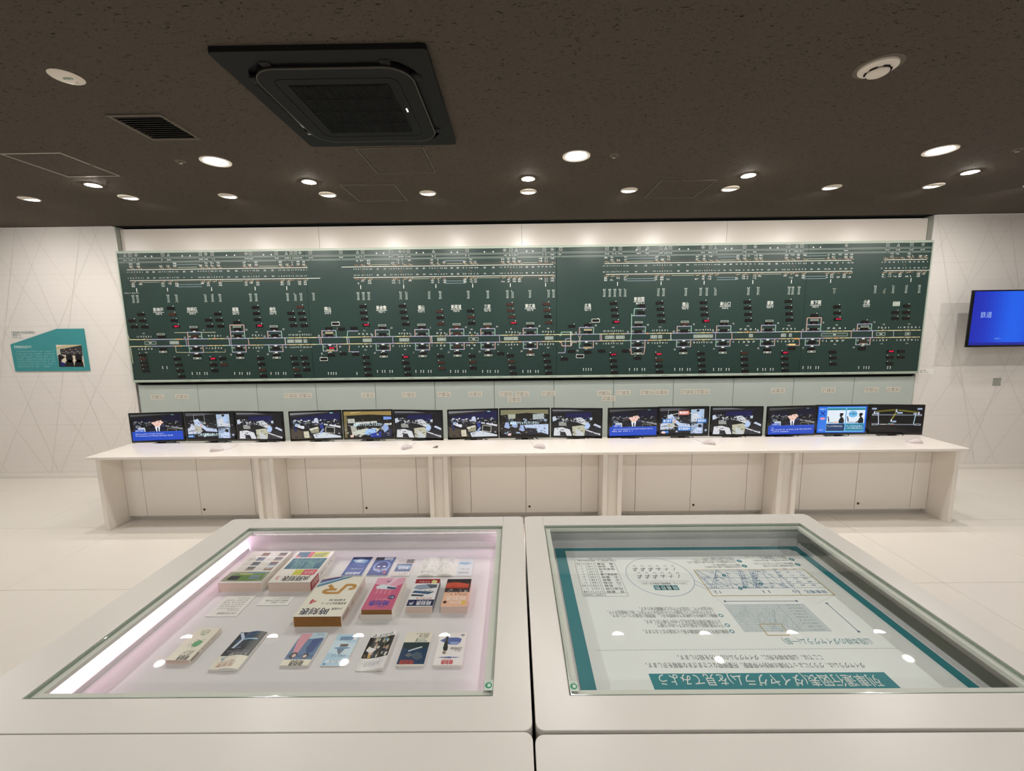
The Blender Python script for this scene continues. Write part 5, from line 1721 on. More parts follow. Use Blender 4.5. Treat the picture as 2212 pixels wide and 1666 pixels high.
# faint full diagram
f4 = [Q(1566, 1306), Q(1766, 1304), Q(1838, 1372), Q(1608, 1366)]
dX0, dX1, dY0, dY1 = Q(1608, 1366)[0], Q(1800, 1366)[0], Q(1608, 1366)[1], Q(1566, 1306)[1]
P.rect(dX0, dY0, dX1, dY1, (216, 223, 224), 2)
rnd = random.Random(2)
for k in range(60):
    x = dX0 + (dX1 - dX0) * .62 * rnd.random()
    y = rnd.choice((0, .3, .5)) * (dY1 - dY0)
    L = rnd.uniform(.3, .5) * (dY1 - dY0)
    s_ = rnd.choice((-1, 1)) * rnd.uniform(.01, .07)
    if dX0 < x + s_ < dX1:
        P.line((x, dY0 + y), (x + s_, dY0 + min(y + L, dY1 - dY0)), .0009, (176, 194, 204), 3 + k * .01)
for k in range(14):
    y = dY0 + (dY1 - dY0) * (k + .5) / 14
    P.line((dX0, y), (dX1, y), .0008, (172, 190, 198), 2.6)
P.line((dX0 + (dX1 - dX0) * .66, dY0), (dX0 + (dX1 - dX0) * .66, dY1), .0012, (140, 160, 172), 3.8)
for k in range(9):
    P.scrib((dX1 - .02, dY0 + (dY1 - dY0) * (k + .5) / 9), (dX1 - .08, dY0 + (dY1 - dY0) * (k + .5) / 9), .008, (150, 166, 176), k, 3)
o4 = [Q(1640, 1349), Q(1688, 1349), Q(1705, 1373), Q(1658, 1373)]
for a, b in zip(o4, o4[1:] + o4[:1]):
    P.line(a, b, .003, (206, 178, 110), 5)
P.line(Q(1566, 1299.5), Q(1721, 1299), .0026, (70, 100, 130), 3)
P.line(Q(1786, 1304), Q(1855, 1365), .0026, (70, 100, 130), 3)
for c in (Q(1566, 1299.5), Q(1721, 1299), Q(1786, 1304), Q(1855, 1365)):
    P.oval(c[0], c[1], .005, .005, (70, 100, 130), 4, 8)
# enlarged diagram in its orange frame
F4 = [Q(1498, 1232), Q(1736, 1228), Q(1801, 1284), Q(1540, 1288)]
eX0, eX1, eY0, eY1 = F4[3][0], F4[2][0], F4[3][1], F4[0][1]
for a, b in (((eX0, eY0), (eX1, eY0)), ((eX1, eY0), (eX1, eY1)), ((eX1, eY1), (eX0, eY1)), ((eX0, eY1), (eX0, eY0))):
    P.line(a, b, .0035, (206, 178, 110), 4)
yb = eY0 + .05
xr = eX0 + (eX1 - eX0) * .73
for y in (yb, yb + .03, yb + .075, yb + .125):
    P.line((eX0, y), (eX1, y), .0015, (110, 150, 190), 3)
P.line((xr, eY0), (xr, eY1), .0018, (90, 130, 176), 3.3)
for k in range(40):
    x = eX0 + (xr - eX0) * (k + .5) / 40
    P.line((x, yb), (x, eY1), .0006, (176, 196, 214), 2.2)
rnd = random.Random(9)
for k in range(30):
    x = eX0 + (xr - eX0) * rnd.random() * .95
    s_ = rnd.choice((-1, 1)) * rnd.uniform(.03, .1)
    x2 = min(max(x + s_, eX0), xr)
    P.line((x, yb), (x2, eY1), .0013, (140, 168, 196), 4.2 + k * .03)
    for j in range(4):
        f = rnd.random()
        P.scrib((x + (x2 - x) * f, yb + (eY1 - yb) * f), (x + (x2 - x) * f + .016, yb + (eY1 - yb) * f), .007, (120, 150, 180), k * 5 + j, 5)
for k in range(6):
    for j in range(3):
        c = (eX1 - .03 - j * .045, eY0 + .068 + k * .024)
        P.scrib((c[0], c[1]), (c[0] - .02, c[1]), .012, (110, 146, 180), k + j, 4)
P.text('停車場名', (eX1 - .015, eY0 + .025), (xr + .03, eY0 + .025), .02, (110, 146, 180), 4)
for tx, f in (('10', .715), ('11', .47), ('12', .06)):
    c = eX0 + (eX1 - eX0) * f
    P.text(tx, (c + .014, eY0 + .026), (c - .014, eY0 + .026), .02, (120, 140, 160), 4)
for u, v in ((1599, 1272), (1609, 1269), (1644, 1261.5), (1564, 1244)):
    c = Q(u, v)
    P.oval(c[0], c[1], .0085, .0085, TL_, 7, 14)
    P.rect(c[0] - .001, c[1] - .004, c[0] + .001, c[1] + .004, (230, 236, 236), 8)
P.line((eX0, eY0), (Q(1566, 1306)), .0008, (196, 190, 170), 2)
P.line((eX1, eY0), (Q(1766, 1304)), .0008, (196, 190, 170), 2)
# notes at the far side
for tx, A, B in (('1237Mは京都を11時17分30秒に', (1602, 1224.5), (1521, 1224.5)), ('発車する下り普通列車です。', (1598, 1220), (1537, 1220)), ('1237Mは嵯峨嵐山に11時33分20秒に到着します。', (1590, 1214), (1482, 1214)), ('5003Mが11時36分30秒に通過したあと、', (1587, 1209.5), (1493, 1209.5)), ('11時37分40秒に発車します。', (1584, 1205.5), (1516, 1205.5)),
                 ('太線の時間線に対応する列車', (1716, 1222), (1650, 1224)), ('臨時列車などのダイヤも示されています。', (1712, 1217), (1628, 1219)), ('5003Mは京都を11時25分30秒に', (1704, 1210.5), (1625, 1211.5)), ('発車する下り特急列車です。', (1700, 1206), (1643, 1207.5)), ('普通列車より停車時間が短くなっています。', (1696, 1202), (1608, 1204.5))):
    A, B = Q(*A), Q(*B)
    P.text(tx, A, (B[0], A[1]), .0155, GY, 2)
for u, v in ((1608, 1223), (1597, 1212.5), (1723, 1220), (1710, 1209)):
    c = Q(u, v)
    P.oval(c[0], c[1], .012, .012, TL_, 2, 16)
    P.rect(c[0] - .0015, c[1] - .006, c[0] + .0015, c[1] + .006, (230, 236, 236), 3)
# speech bubble
c0, c1, c2, c3 = Q(1350, 1236), Q(1503, 1255), Q(1405, 1205.5), Q(1450, 1289)
cx, cy, rx, ry = (c0[0] + c1[0]) / 2, (c2[1] + c3[1]) / 2, (c1[0] - c0[0]) / 2, (c2[1] - c3[1]) / 2
P.ovalring(cx, cy, rx, ry, .0022, (130, 156, 190), 2, 56)
P.line((cx + rx * .97, cy - ry * .25), Q(1535, 1272), .0022, (130, 156, 190), 2.3)
P.line((cx + rx * .9, cy - ry * .44), Q(1532, 1275), .0022, (130, 156, 190), 2.3)
for k, ch in enumerate('発着秒数'):
    c = Q(1458 - k * 12.6, 1270)
    P.rect(c[0] - .0145, c[1] - .016, c[0] + .0145, c[1] + .016, TL_, 3)
    P.text(ch, (c[0] + .011, c[1]), (c[0] - .011, c[1]), .021, (236, 240, 238), 4)
P.text('このマークは、発着時間の秒数を示します。', Q(1484, 1260.5), Q(1386, 1260.5), .0155, GY, 3)
P.line(Q(1377, 1255.5), Q(1488, 1255.5), .0012, (150, 150, 146), 3)
for r_, (v0, v1) in enumerate(((1245.5, 1238), (1230, 1223))):
    for k in range(6):
        c = Q((1466 if r_ == 0 else 1456) - k * 16.6, v0)
        P.line((c[0] + .008, c[1] + .014), (c[0] - .006, c[1] - .014), .002, GY, 3)
        if k > 0:
            P.line((c[0] + .010, c[1]), (c[0] - .012, c[1]), .002, GY, 3.3)
        if k > 1:
            P.line((c[0] + .010, c[1] + .006), (c[0] - .012, c[1] + .006), .002, GY, 3.3)
        if k > 2:
            P.ovalring(c[0] - .008, c[1] - .012, .006, .006, .002, GY, 3.5, 10)
        d = Q((1463 if r_ == 0 else 1453) - k * 16.6, v1)
        P.text(str(k * 5 + r_ * 30), (d[0] + .006, d[1]), (d[0] - .006, d[1]), .009, GY, 3)
# timetable
T4 = [Q(1242, 1216.5), Q(1327, 1216), Q(1358, 1289), Q(1260, 1289)]
tX0, tX1, tY0, tY1 = (T4[0][0] + T4[3][0]) / 2, (T4[1][0] + T4[2][0]) / 2, T4[3][1], T4[0][1]
cols = [tX1, tX1 - (tX1 - tX0) * .5, tX1 - (tX1 - tX0) * .75, tX0]
for x in cols:
    P.line((x, tY0), (x, tY1), .0014, (110, 110, 108), 2)
rh = (tY1 - tY0) / 12
for y in (tY0, tY0 + rh, tY1):
    P.line((tX0, y), (tX1, y), .0014, (110, 110, 108), 2.3)
rows = [('', '1237M', '5003M'), ('京　都発', '1117', '1125'), ('丹波口発', '1121', 'レ'), ('二　条発', '1123', '1130'), ('円　町発', '1126', 'レ'), ('花　園発', '1128', 'レ'), ('太　秦発', '1130', 'レ'), ('嵯峨嵐山着', '1133', 'レ'), ('発', '1137', 'レ'), ('保津峡発', '1141', 'レ'), ('馬　堀発', '1145', 'レ'), ('亀　岡着', '1148', '1142')]
for k, rw in enumerate(rows):
    y = tY0 + (k + .5) * rh
    for j, tx in enumerate(rw):
        if not tx:
            continue
        m = (cols[j] + cols[j + 1]) / 2
        w = (cols[j] - cols[j + 1]) * (.4 if j == 0 else .36)
        if tx in ('発', 'レ'):
            w = .006
            m = cols[j + 1] + .018 if tx == '発' else m
        P.text(tx, (m + w, y), (m - w, y), .0145, GY, 3)
P.text('※ 左図の時刻表には、時間が秒数を省略して', Q(1331, 1211), Q(1240, 1211), .0145, GY, 2)
P.text('分単位で示されています。', Q(1322, 1207), Q(1268, 1207), .0145, GY, 2)
pr_o = P.obj('printed_face', 'prn', t, O=(0, 0, PZ))


# ------------------------------------------------------------------ books and leaflets in the left case
def rd(P, kind):
    """cover pictures; u runs left to right and v bottom to top for someone reading"""
    K = (24, 22, 24)
    if kind == 'photos':
        P.rect(0, 0, 1, 1, (232, 228, 220), 0)
        rnd = random.Random(3)
        for r_ in range(4):
            for c_ in range(2):
                u, v = .06 + c_ * .44, .06 + r_ * .155
                P.rect(u, v, u + .2, v + .115, rnd.choice([(110, 122, 150), (140, 112, 92), (96, 104, 124), (150, 140, 124)]), 1)
                P.poly([(u, v), (u + .2, v), (u + .16, v + .07), (u + .04, v + .05)], rnd.choice([(190, 196, 208), (120, 70, 60), (80, 80, 90)]), 2)
                for k in range(3):
                    P.scrib((u + .22, v + .1 - k * .035), (u + .4, v + .1 - k * .035), .006, (176, 168, 160), r_ * 9 + c_ + k, 1)
        P.rect(.02, .68, .98, .96, (150, 156, 130), 1)
        P.poly([(.1, .72), (.85, .74), (.9, .92), (.3, .95), (.08, .9)], (104, 140, 70), 2)
        P.poly([(.62, .8), (.86, .8), (.86, .92), (.62, .92)], (40, 44, 48), 3)
        P.poly([(.15, .8), (.4, .78), (.4, .9), (.16, .9)], (120, 140, 150), 3)
        P.rect(.1, .69, .55, .73, (120, 150, 170), 3)
        P.rect(.4, .735, .7, .765, (196, 196, 110), 3)
    elif kind == 'large2019':
        P.rect(0, 0, 1, 1, (240, 234, 226), 0)
        P.rect(.1, .03, .5, .22, (206, 204, 70), 1)
        P.poly([(.12, .05), (.48, .1), (.45, .2), (.2, .2)], (150, 160, 60), 2)
        P.rect(.5, .03, .92, .22, (44, 100, 128), 1)
        P.rect(.5, .03, .62, .22, (206, 86, 104), 2)
        P.rect(.8, .16, .92, .22, (216, 120, 130), 2)
        P.rect(.05, .25, .93, .6, (44, 108, 134), 1)
        P.text('夏の臨時列車', (.12, .32), (.85, .32), .026, (110, 170, 170), 2)
        P.text('夏得', (.2, .46), (.8, .46), .052, (120, 178, 176), 2)
        P.rect(.05, .62, .6, .79, (210, 204, 60), 1)
        P.rect(.05, .62, .38, .79, (212, 84, 104), 2)
        P.text('2019', (.1, .7), (.32, .7), .022, (240, 210, 200), 3)
        P.text('JR時刻表', (.1, .875), (.74, .875), .034, K, 2, .03)
        P.text('3', (.83, .86), (.9, .86), .03, (216, 90, 110), 2)
        P.scrib((.22, .95), (.68, .95), .007, (130, 120, 112), 3, 1)
    elif kind == 'jr':
        P.rect(0, 0, 1, 1, (238, 232, 216), 0)
        for k, c in enumerate(((60, 110, 150), (90, 150, 170), (190, 210, 220), (40, 70, 150), (60, 60, 130), (190, 150, 160))):
            o_ = .04 * k
            P.poly([(.98, .2 - o_ + .06), (.98, .2 - o_ + .035 + .06), (.34 + o_ * 1.5 - .06, .0), (.42 + o_ * 1.5 - .06, .0)], c, 1 + k * .1)
        G_ = (196, 140, 60)
        J = [(.20, .345), (.115, .335), (.09, .30), (.105, .25), (.17, .232), (.30, .232), (.385, .445), (.64, .445), (.72, .425), (.735, .395), (.71, .37), (.64, .355), (.47, .355)]
        for i, (p, q) in enumerate(zip(J, J[1:])):
            P.line(p, q, .014, G_, 3 + .2 * i)
        for i, p in enumerate(J[1:-1]):
            P.oval(p[0], p[1], .007 / P.sx, .007 / P.sy, G_, 6 + .1 * i, 12)
        P.line((.55, .36), (.70, .235), .015, G_, 8)
        P.text('春の臨時列車ご案内', (.12, .62), (.48, .62), .010, (60, 56, 60), 2, .01)
        P.text('新旅客会社スタート', (.06, .70), (.6, .70), .014, (60, 56, 60), 2, .01)
        P.text('4', (.74, .655), (.88, .655), .034, (196, 60, 70), 2, .04)
        P.text('JNR編集', (.07, .83), (.3, .83), .012, (60, 60, 80), 2)
        P.text('時刻表', (.34, .875), (.93, .875), .034, (26, 34, 70), 2, .04)
    elif kind == 'pink':
        P.rect(0, 0, 1, 1, (206, 96, 130), 0)
        P.poly([(0, 0), (1, 0), (1, .2), (.6, .3), (.2, .3), (0, .2)], (232, 168, 190), 1)
        P.poly([(.2, .0), (.4, 0), (.6, .25), (.5, .3)], (240, 200, 214), 2)
        P.poly([(.15, .32), (.7, .22), (.9, .3), (.85, .37), (.2, .4)], (226, 232, 240), 3)
        P.poly([(.15, .34), (.5, .3), (.5, .36), (.2, .39)], (50, 70, 110), 4)
        for k in range(4):
            P.poly([(.3 + k * .15, .38), (.38 + k * .15, .38), (.37 + k * .15, .55), (.3 + k * .15, .52)], (222, 132, 158), 3)
        P.text('JR', (.45, .13), (.62, .13), .014, (60, 70, 140), 4, .02)
        P.oval(.18, .64, .11, .06, (36, 50, 110), 4)
        P.text('春の', (.11, .64), (.25, .64), .012, (236, 240, 250), 5)
        P.text('時刻表', (.2, .8), (.86, .8), .028, (50, 76, 176), 3, .04)
        P.scrib((.3, .7), (.7, .7), .007, (240, 210, 220), 2, 3)
        P.scrib((.3, .92), (.55, .92), .008, (60, 80, 170), 2, 3)
    elif kind == 'navy':
        P.rect(0, 0, 1, 1, (234, 232, 232), 0)
        P.rect(0, 0, 1, .17, (150, 30, 44), 1)
        P.poly([(.08, .08), (.26, .03), (.34, .1), (.3, .17), (.12, .18)], (220, 206, 140), 2)
        P.scrib((.4, .11), (.85, .11), .010, (236, 220, 210), 3, 2)
        P.poly([(.1, .28), (.4, .2), (.9, .24), (.98, .36), (.7, .42), (.2, .36)], (150, 160, 180), 1)
        P.poly([(.05, .22), (.5, .2), (.3, .36), (.05, .34)], (90, 96, 110), 2)
        P.poly([(.1, .5), (.9, .44), (.98, .52), (.3, .58)], (60, 90, 130), 1)
        P.path([(.1, .5), (.3, .42), (.3, .5), (.5, .44), (.5, .54)], .002, (60, 64, 80), 3)
        P.poly([(.45, .6), (.95, .57), (.98, .64), (.5, .66)], (70, 76, 90), 1)
        P.scrib((.12, .72), (.86, .72), .012, (196, 90, 80), 3, 2)
        P.rect(0, .77, 1, .98, (26, 36, 80), 2)
        P.text('時刻表', (.1, .87), (.66, .87), .026, (236, 236, 240), 3, .03)
        P.text('JR', (.76, .9), (.93, .9), .016, (236, 236, 240), 3, .03)
    elif kind == 'orange':
        P.rect(0, 0, 1, 1, (240, 190, 160), 0)
        P.rect(0, 0, 1, .5, (60, 44, 44), 1)
        P.poly([(.05, .2), (.6, .12), (.98, .16), (.98, .34), (.1, .34)], (206, 84, 60), 2)
        P.poly([(.0, .0), (1, 0), (1, .1), (.5, .14), (0, .1)], (40, 30, 30), 2)
        P.rect(.06, .3, .98, .36, (180, 66, 50), 3)
        blobs(P, 16, .08, .92, .38, .5, [(150, 146, 146), (90, 90, 92), (190, 186, 180)], 4, 2, .03)
        P.scrib((.1, .58), (.86, .58), .010, (110, 70, 60), 3, 1)
        P.text('時刻表', (.1, .7), (.9, .7), .026, (250, 232, 220), 2, .02)
        P.text('創刊号', (.24, .85), (.7, .85), .016, (250, 232, 220), 2, .02)
        P.oval(.16, .87, .09, .06, (240, 200, 90), 2)
        P.oval(.88, .85, .07, .045, (70, 40, 40), 2)
    elif kind == 'cream':
        P.rect(0, 0, 1, 1, (236, 228, 210), 0)
        P.poly([(.18, .45), (.42, .4), (.55, .5), (.5, .6), (.3, .62), (.2, .56)], (96, 166, 110), 1)
        for u, v in ((.24, .42), (.5, .43), (.38, .62), (.6, .56)):
            P.ovalring(u, v, .07, .045, .008, (60, 90, 70), 2, 14)
        P.poly([(.3, .12), (.5, .06), (.7, .1), (.6, .24), (.4, .24)], (222, 220, 198), 1)
        P.path([(.3, .12), (.5, .06), (.7, .1), (.6, .24), (.4, .24), (.3, .12)], .0014, (110, 120, 100), 2)
        P.scrib((.35, .15), (.62, .15), .007, (110, 110, 100), 3, 3)
        P.oval(.5, .22, .05, .02, (120, 180, 120), 3)
        for k in range(3):
            P.scrib((.15, .74 + k * .045), (.5 + k * .08, .74 + k * .045), .007, (70, 64, 56), k, 1)
        P.text('時刻表', (.14, .92), (.6, .92), .02, (40, 34, 30), 2, .04)
    elif kind == 'night':
        P.rect(0, 0, 1, 1, (236, 228, 210), 0)
        P.rect(0, 0, 1, .67, (22, 26, 36), 1)
        P.poly([(.2, .0), (.7, .0), (.95, .3), (.5, .32)], (34, 66, 100), 2)
        P.path([(.95, .02), (.7, .2), (.8, .46)], .010, (190, 206, 226), 3)
        P.rect(.15, .2, .7, .24, (150, 190, 214), 3)
        P.poly([(.2, .26), (.7, .26), (.62, .4), (.3, .42)], (40, 50, 64), 3)
        P.rect(.5, .44, .66, .47, (90, 130, 160), 3)
        P.scrib((.08, .55), (.9, .55), .008, (150, 152, 156), 4, 3)
        P.text('きょうも安全に運転中', (.1, .62), (.74, .62), .013, (220, 218, 214), 3)
        P.text('JR', (.72, .74), (.88, .74), .014, (90, 150, 196), 3, .03)
        P.frame(.24, .84, .86, .95, .004, (160, 84, 70), 2)
        for k in range(3):
            P.text('時刻表'[k], (.28 + k * .2, .895), (.42 + k * .2, .895), .014, (196, 130, 110), 3)
        P.scrib((.3, .81), (.8, .81), .006, (170, 110, 96), 2, 2)
    elif kind == 'people':
        P.rect(0, 0, 1, 1, (90, 120, 160), 0)
        P.rect(0, 0, 1, .2, (180, 206, 220), 1)
        P.scrib((.1, .06), (.35, .06), .008, (60, 90, 140), 3, 2)
        P.poly([(.55, .02), (.98, .02), (.96, .3), (.84, .66), (.66, .66), (.64, .4)], (216, 150, 164), 2)
        P.oval(.75, .70, .12, .085, (36, 30, 36), 2.8)
        P.oval(.73, .715, .07, .05, (226, 190, 176), 3)
        P.poly([(.66, .66), (.86, .64), (.9, .74), (.82, .8), (.7, .78)], (36, 30, 36), 2.6)
        P.poly([(.04, .16), (.4, .2), (.46, .5), (.3, .68), (.14, .6)], (30, 66, 130), 2)
        P.oval(.31, .72, .11, .075, (30, 30, 50), 2.8)
        P.oval(.32, .735, .07, .045, (226, 196, 180), 3)
        P.poly([(.2, .7), (.38, .7), (.36, .8), (.24, .8)], (30, 30, 50), 2.6)
        P.rect(.0, .68, 1, .76, (70, 104, 146), 1.5)
        P.rect(0, .83, 1, 1, (238, 230, 208), 4)
        P.text('時刻表', (.24, .915), (.72, .915), .022, (40, 36, 30), 5, .05)
    elif kind == 'sky':
        P.rect(0, 0, 1, 1, (170, 204, 226), 0)
        P.poly([(0, .3), (1, .2), (1, .6), (0, .7)], (200, 222, 236), 1)
        P.rect(.1, .08, .8, .2, (90, 130, 170), 2)
        P.poly([(.05, .1), (.2, .06), (.24, .2), (.08, .2)], (226, 232, 240), 3)
        P.rect(.3, .33, .64, .42, (70, 56, 52), 3)
        P.oval(.5, .46, .4, .05, (232, 240, 248), 2)
        P.oval(.5, .46, .36, .035, (90, 140, 180), 2.4)
        P.poly([(.36, .48), (.7, .48), (.6, .6), (.42, .6)], (80, 110, 140), 3)
        P.oval(.5, .62, .06, .035, (120, 90, 80), 3.5)
        P.scrib((.2, .7), (.8, .7), .010, (70, 110, 150), 2, 2)
        P.rect(.08, .84, .9, .91, (220, 232, 242), 2)
        P.scrib((.12, .875), (.86, .875), .010, (80, 120, 160), 3, 3)
        P.oval(.88, .95, .05, .025, (50, 110, 160), 3)
    elif kind == 'crowd':
        P.grid((238, 234, 232), 8, 1, 0)
        for i in range(8):
            P.rect(i / 8, .14, (i + 1) / 8, .7, (30, 30, 28), 1)
        P.scrib((.12, .06), (.9, .06), .010, (80, 90, 130), 3, 2)
        P.scrib((.15, .11), (.95, .11), .008, (90, 90, 90), 4, 2)
        blobs(P, 40, .06, .94, .17, .68, [(196, 184, 160), (90, 100, 60), (220, 216, 204), (120, 90, 70), (60, 70, 90), (190, 150, 130)], 6, 2, .045)
        P.poly([(.55, .46), (.9, .4), (.95, .5), (.7, .58)], (236, 232, 230), 4)
        P.oval(.72, .58, .07, .04, (220, 180, 160), 5)
        P.poly([(.68, .6), (.8, .6), (.78, .69), (.7, .69)], (206, 160, 60), 5)
        P.oval(.3, .22, .06, .03, (110, 150, 200), 5)
        P.text('JR時刻表', (.2, .83), (.82, .83), .022, (176, 178, 190), 2)
        for u in (.12, .88):
            P.oval(u, .83, .012, .01, (150, 150, 156), 2, 8)
    elif kind == 'bluenight':
        P.rect(0, 0, 1, 1, (236, 228, 210), 0)
        P.rect(0, .33, 1, .97, (30, 62, 96), 1)
        P.poly([(.0, .33), (1, .33), (1, .5), (.4, .56), (0, .48)], (34, 56, 60), 2)
        P.path([(.24, .47), (.6, .56), (.72, .6)], .006, (206, 214, 220), 3)
        P.poly([(.1, .8), (.2, .66), (.4, .62), (.56, .7), (.5, .8), (.3, .86)], (80, 96, 110), 2)
        P.poly([(.5, .7), (.7, .64), (.8, .72), (.64, .78)], (110, 116, 116), 2.4)
        P.text('時刻表', (.42, .9), (.92, .9), .018, (196, 76, 60), 3, .05)
        P.scrib((.1, .05), (.7, .05), .007, (80, 80, 76), 3, 1)
        for k in range(3):
            P.scrib((.12, .1 + k * .035), (.5, .1 + k * .035), .007, (110, 110, 104), k, 1)
        P.text('ファミリー旅', (.16, .24), (.56, .24), .014, (40, 110, 110), 2, .02)
        P.scrib((.12, .3), (.6, .3), .007, (60, 120, 120), 8, 1)
    elif kind == 'whitetrain':
        P.rect(0, 0, 1, 1, (242, 238, 234), 0)
        P.poly([(.15, .2), (.3, .16), (.75, .16), (.95, .26), (.6, .38), (.3, .4), (.18, .32)], (90, 110, 170), 1)
        P.poly([(.2, .3), (.6, .3), (.5, .38), (.3, .39)], (150, 170, 210), 2)
        P.poly([(.66, .02), (.74, .02), (.76, .3), (.78, .5), (.74, .58), (.62, .58), (.6, .5), (.66, .3)], (44, 50, 46), 3)
        P.oval(.7, .63, .06, .045, (70, 54, 48), 4)
        P.oval(.69, .62, .04, .03, (206, 170, 150), 5)
        P.text('7月1日', (.12, .56), (.34, .56), .012, (70, 66, 66), 2)
        P.text('山形新幹線開業', (.08, .5), (.5, .5), .011, (70, 66, 66), 2)
        P.poly([(.1, .78), (.5, .755), (.9, .78), (.5, .81)], (50, 80, 160), 2)
        P.scrib((.28, .782), (.72, .782), .006, (236, 240, 250), 2, 3)
        P.text('時刻表', (.34, .9), (.74, .9), .018, (206, 50, 60), 2, .05)
        P.ovalring(.14, .08, .06, .04, .012, (90, 110, 110), 2, 14)
        P.rect(.05, .07, .2, .09, (90, 110, 110), 2.5)
    elif kind == 'blue1':
        P.rect(0, 0, 1, 1, (44, 84, 160), 0)
        P.rect(0, 0, 1, .12, (26, 44, 90), 1)
        P.poly([(.1, .2), (.5, .1), (.95, .16), (.7, .34), (.25, .36)], (150, 186, 226), 1.5)
        P.poly([(.3, .2), (.6, .16), (.8, .22), (.5, .3)], (230, 238, 246), 2)
        P.line((.2, .5), (.8, .4), .003, (120, 160, 214), 2)
        P.text('さくら Rail Star', (.12, .66), (.74, .66), .014, (214, 226, 246), 3)
        P.text('JR時刻表', (.14, .88), (.86, .88), .020, (226, 234, 250), 3, .05)
    elif kind == 'blue2':
        P.rect(0, 0, 1, 1, (60, 84, 150), 0)
        P.rect(.1, .02, .55, .16, (190, 200, 214), 1)
        P.rect(.58, .02, .98, .18, (50, 46, 60), 1)
        P.oval(.5, .52, .42, .3, (130, 156, 214), 1)
        P.oval(.5, .5, .3, .24, (44, 60, 130), 2)
        for u in (.36, .64):
            P.rect(u - .06, .5, u + .06, .57, (236, 240, 250), 3)
        P.text('JR', (.1, .2), (.22, .2), .010, (220, 226, 240), 3)
        P.text('Time Table', (.12, .7), (.8, .7), .018, (230, 236, 250), 3, .02)
        P.oval(.2, .86, .08, .05, (216, 96, 110), 3)
        P.text('JR', (.42, .8), (.58, .8), .012, (230, 236, 250), 3)
    elif kind == 'white3':
        P.rect(0, 0, 1, 1, (226, 216, 216), 0)
        P.rect(.06, .02, .5, .26, (130, 120, 124), 1)
        P.rect(.52, .03, .94, .26, (206, 200, 200), 1)
        P.rect(.08, .3, .96, .74, (70, 100, 146), 1)
        P.poly([(.1, .4), (.9, .34), (.94, .5), (.12, .6)], (150, 176, 206), 2)
        P.text('時刻表', (.24, .52), (.8, .52), .022, (232, 238, 246), 3, .04)
        P.rect(.1, .8, .9, .88, (240, 236, 236), 2)
        P.scrib((.14, .84), (.86, .84), .008, (100, 90, 92), 2, 3)
        P.scrib((.2, .94), (.6, .94), .007, (120, 100, 104), 4, 2)
    elif kind == 'map':
        P.grid((232, 230, 224), 12, 1, 0)
        P.rect(0, 0, .32, 1, (222, 228, 232), .5)
        P.poly([(.03, .3), (.14, .38), (.3, .3), (.24, .2), (.1, .22)], (150, 186, 216), 1.5)
        P.scrib((.06, .62), (.24, .62), .010, (110, 116, 130), 3, 2)
        P.rect(.05, .76, .27, .86, (206, 210, 216), 1.5)
        P.scrib((.07, .81), (.25, .81), .010, (80, 84, 96), 4, 2)
        rnd = random.Random(4)
        for k in range(40):
            u, v = rnd.uniform(.36, .96), rnd.uniform(.05, .95)
            L = rnd.uniform(.02, .05)
            P.rect(u, v, min(u + .004, .98), min(v + L * 3, .98), (140, 146, 156), 2 + k * .01)
            P.rect(u, v, min(u + L, .985), v + .012, (176, 180, 186), 2.5 + k * .01)
        P.path([(.4, .1), (.5, .4), (.6, .45), (.66, .8), (.9, .85)], .0016, (120, 150, 190), 3.5)
    elif kind == 'card1':
        P.rect(0, 0, 1, 1, (240, 238, 232), 0)
        for k in range(6):
            P.scrib((.14, .12 + k * .105), (.55 + (k % 3) * .12 if k == 0 else .9, .12 + k * .105), .0075, (120, 116, 112), k, 1, .6)
        P.scrib((.12, .72), (.5, .72), .006, (140, 136, 132), 7, 1)
        P.text('さまざまな時刻表', (.1, .85), (.72, .85), .012, (60, 58, 56), 1)
    elif kind == 'card2':
        P.rect(0, 0, 1, 1, (240, 238, 232), 0)
        P.text('JRグループ発足の', (.16, .68), (.62, .68), .009, (60, 58, 56), 1)
        P.text('時刻表に表れた大改革', (.1, .46), (.84, .46), .009, (60, 58, 56), 1)
        P.scrib((.12, .26), (.66, .26), .005, (140, 136, 132), 7, 1)
        P.scrib((.12, .15), (.5, .15), .005, (140, 136, 132), 8, 1)


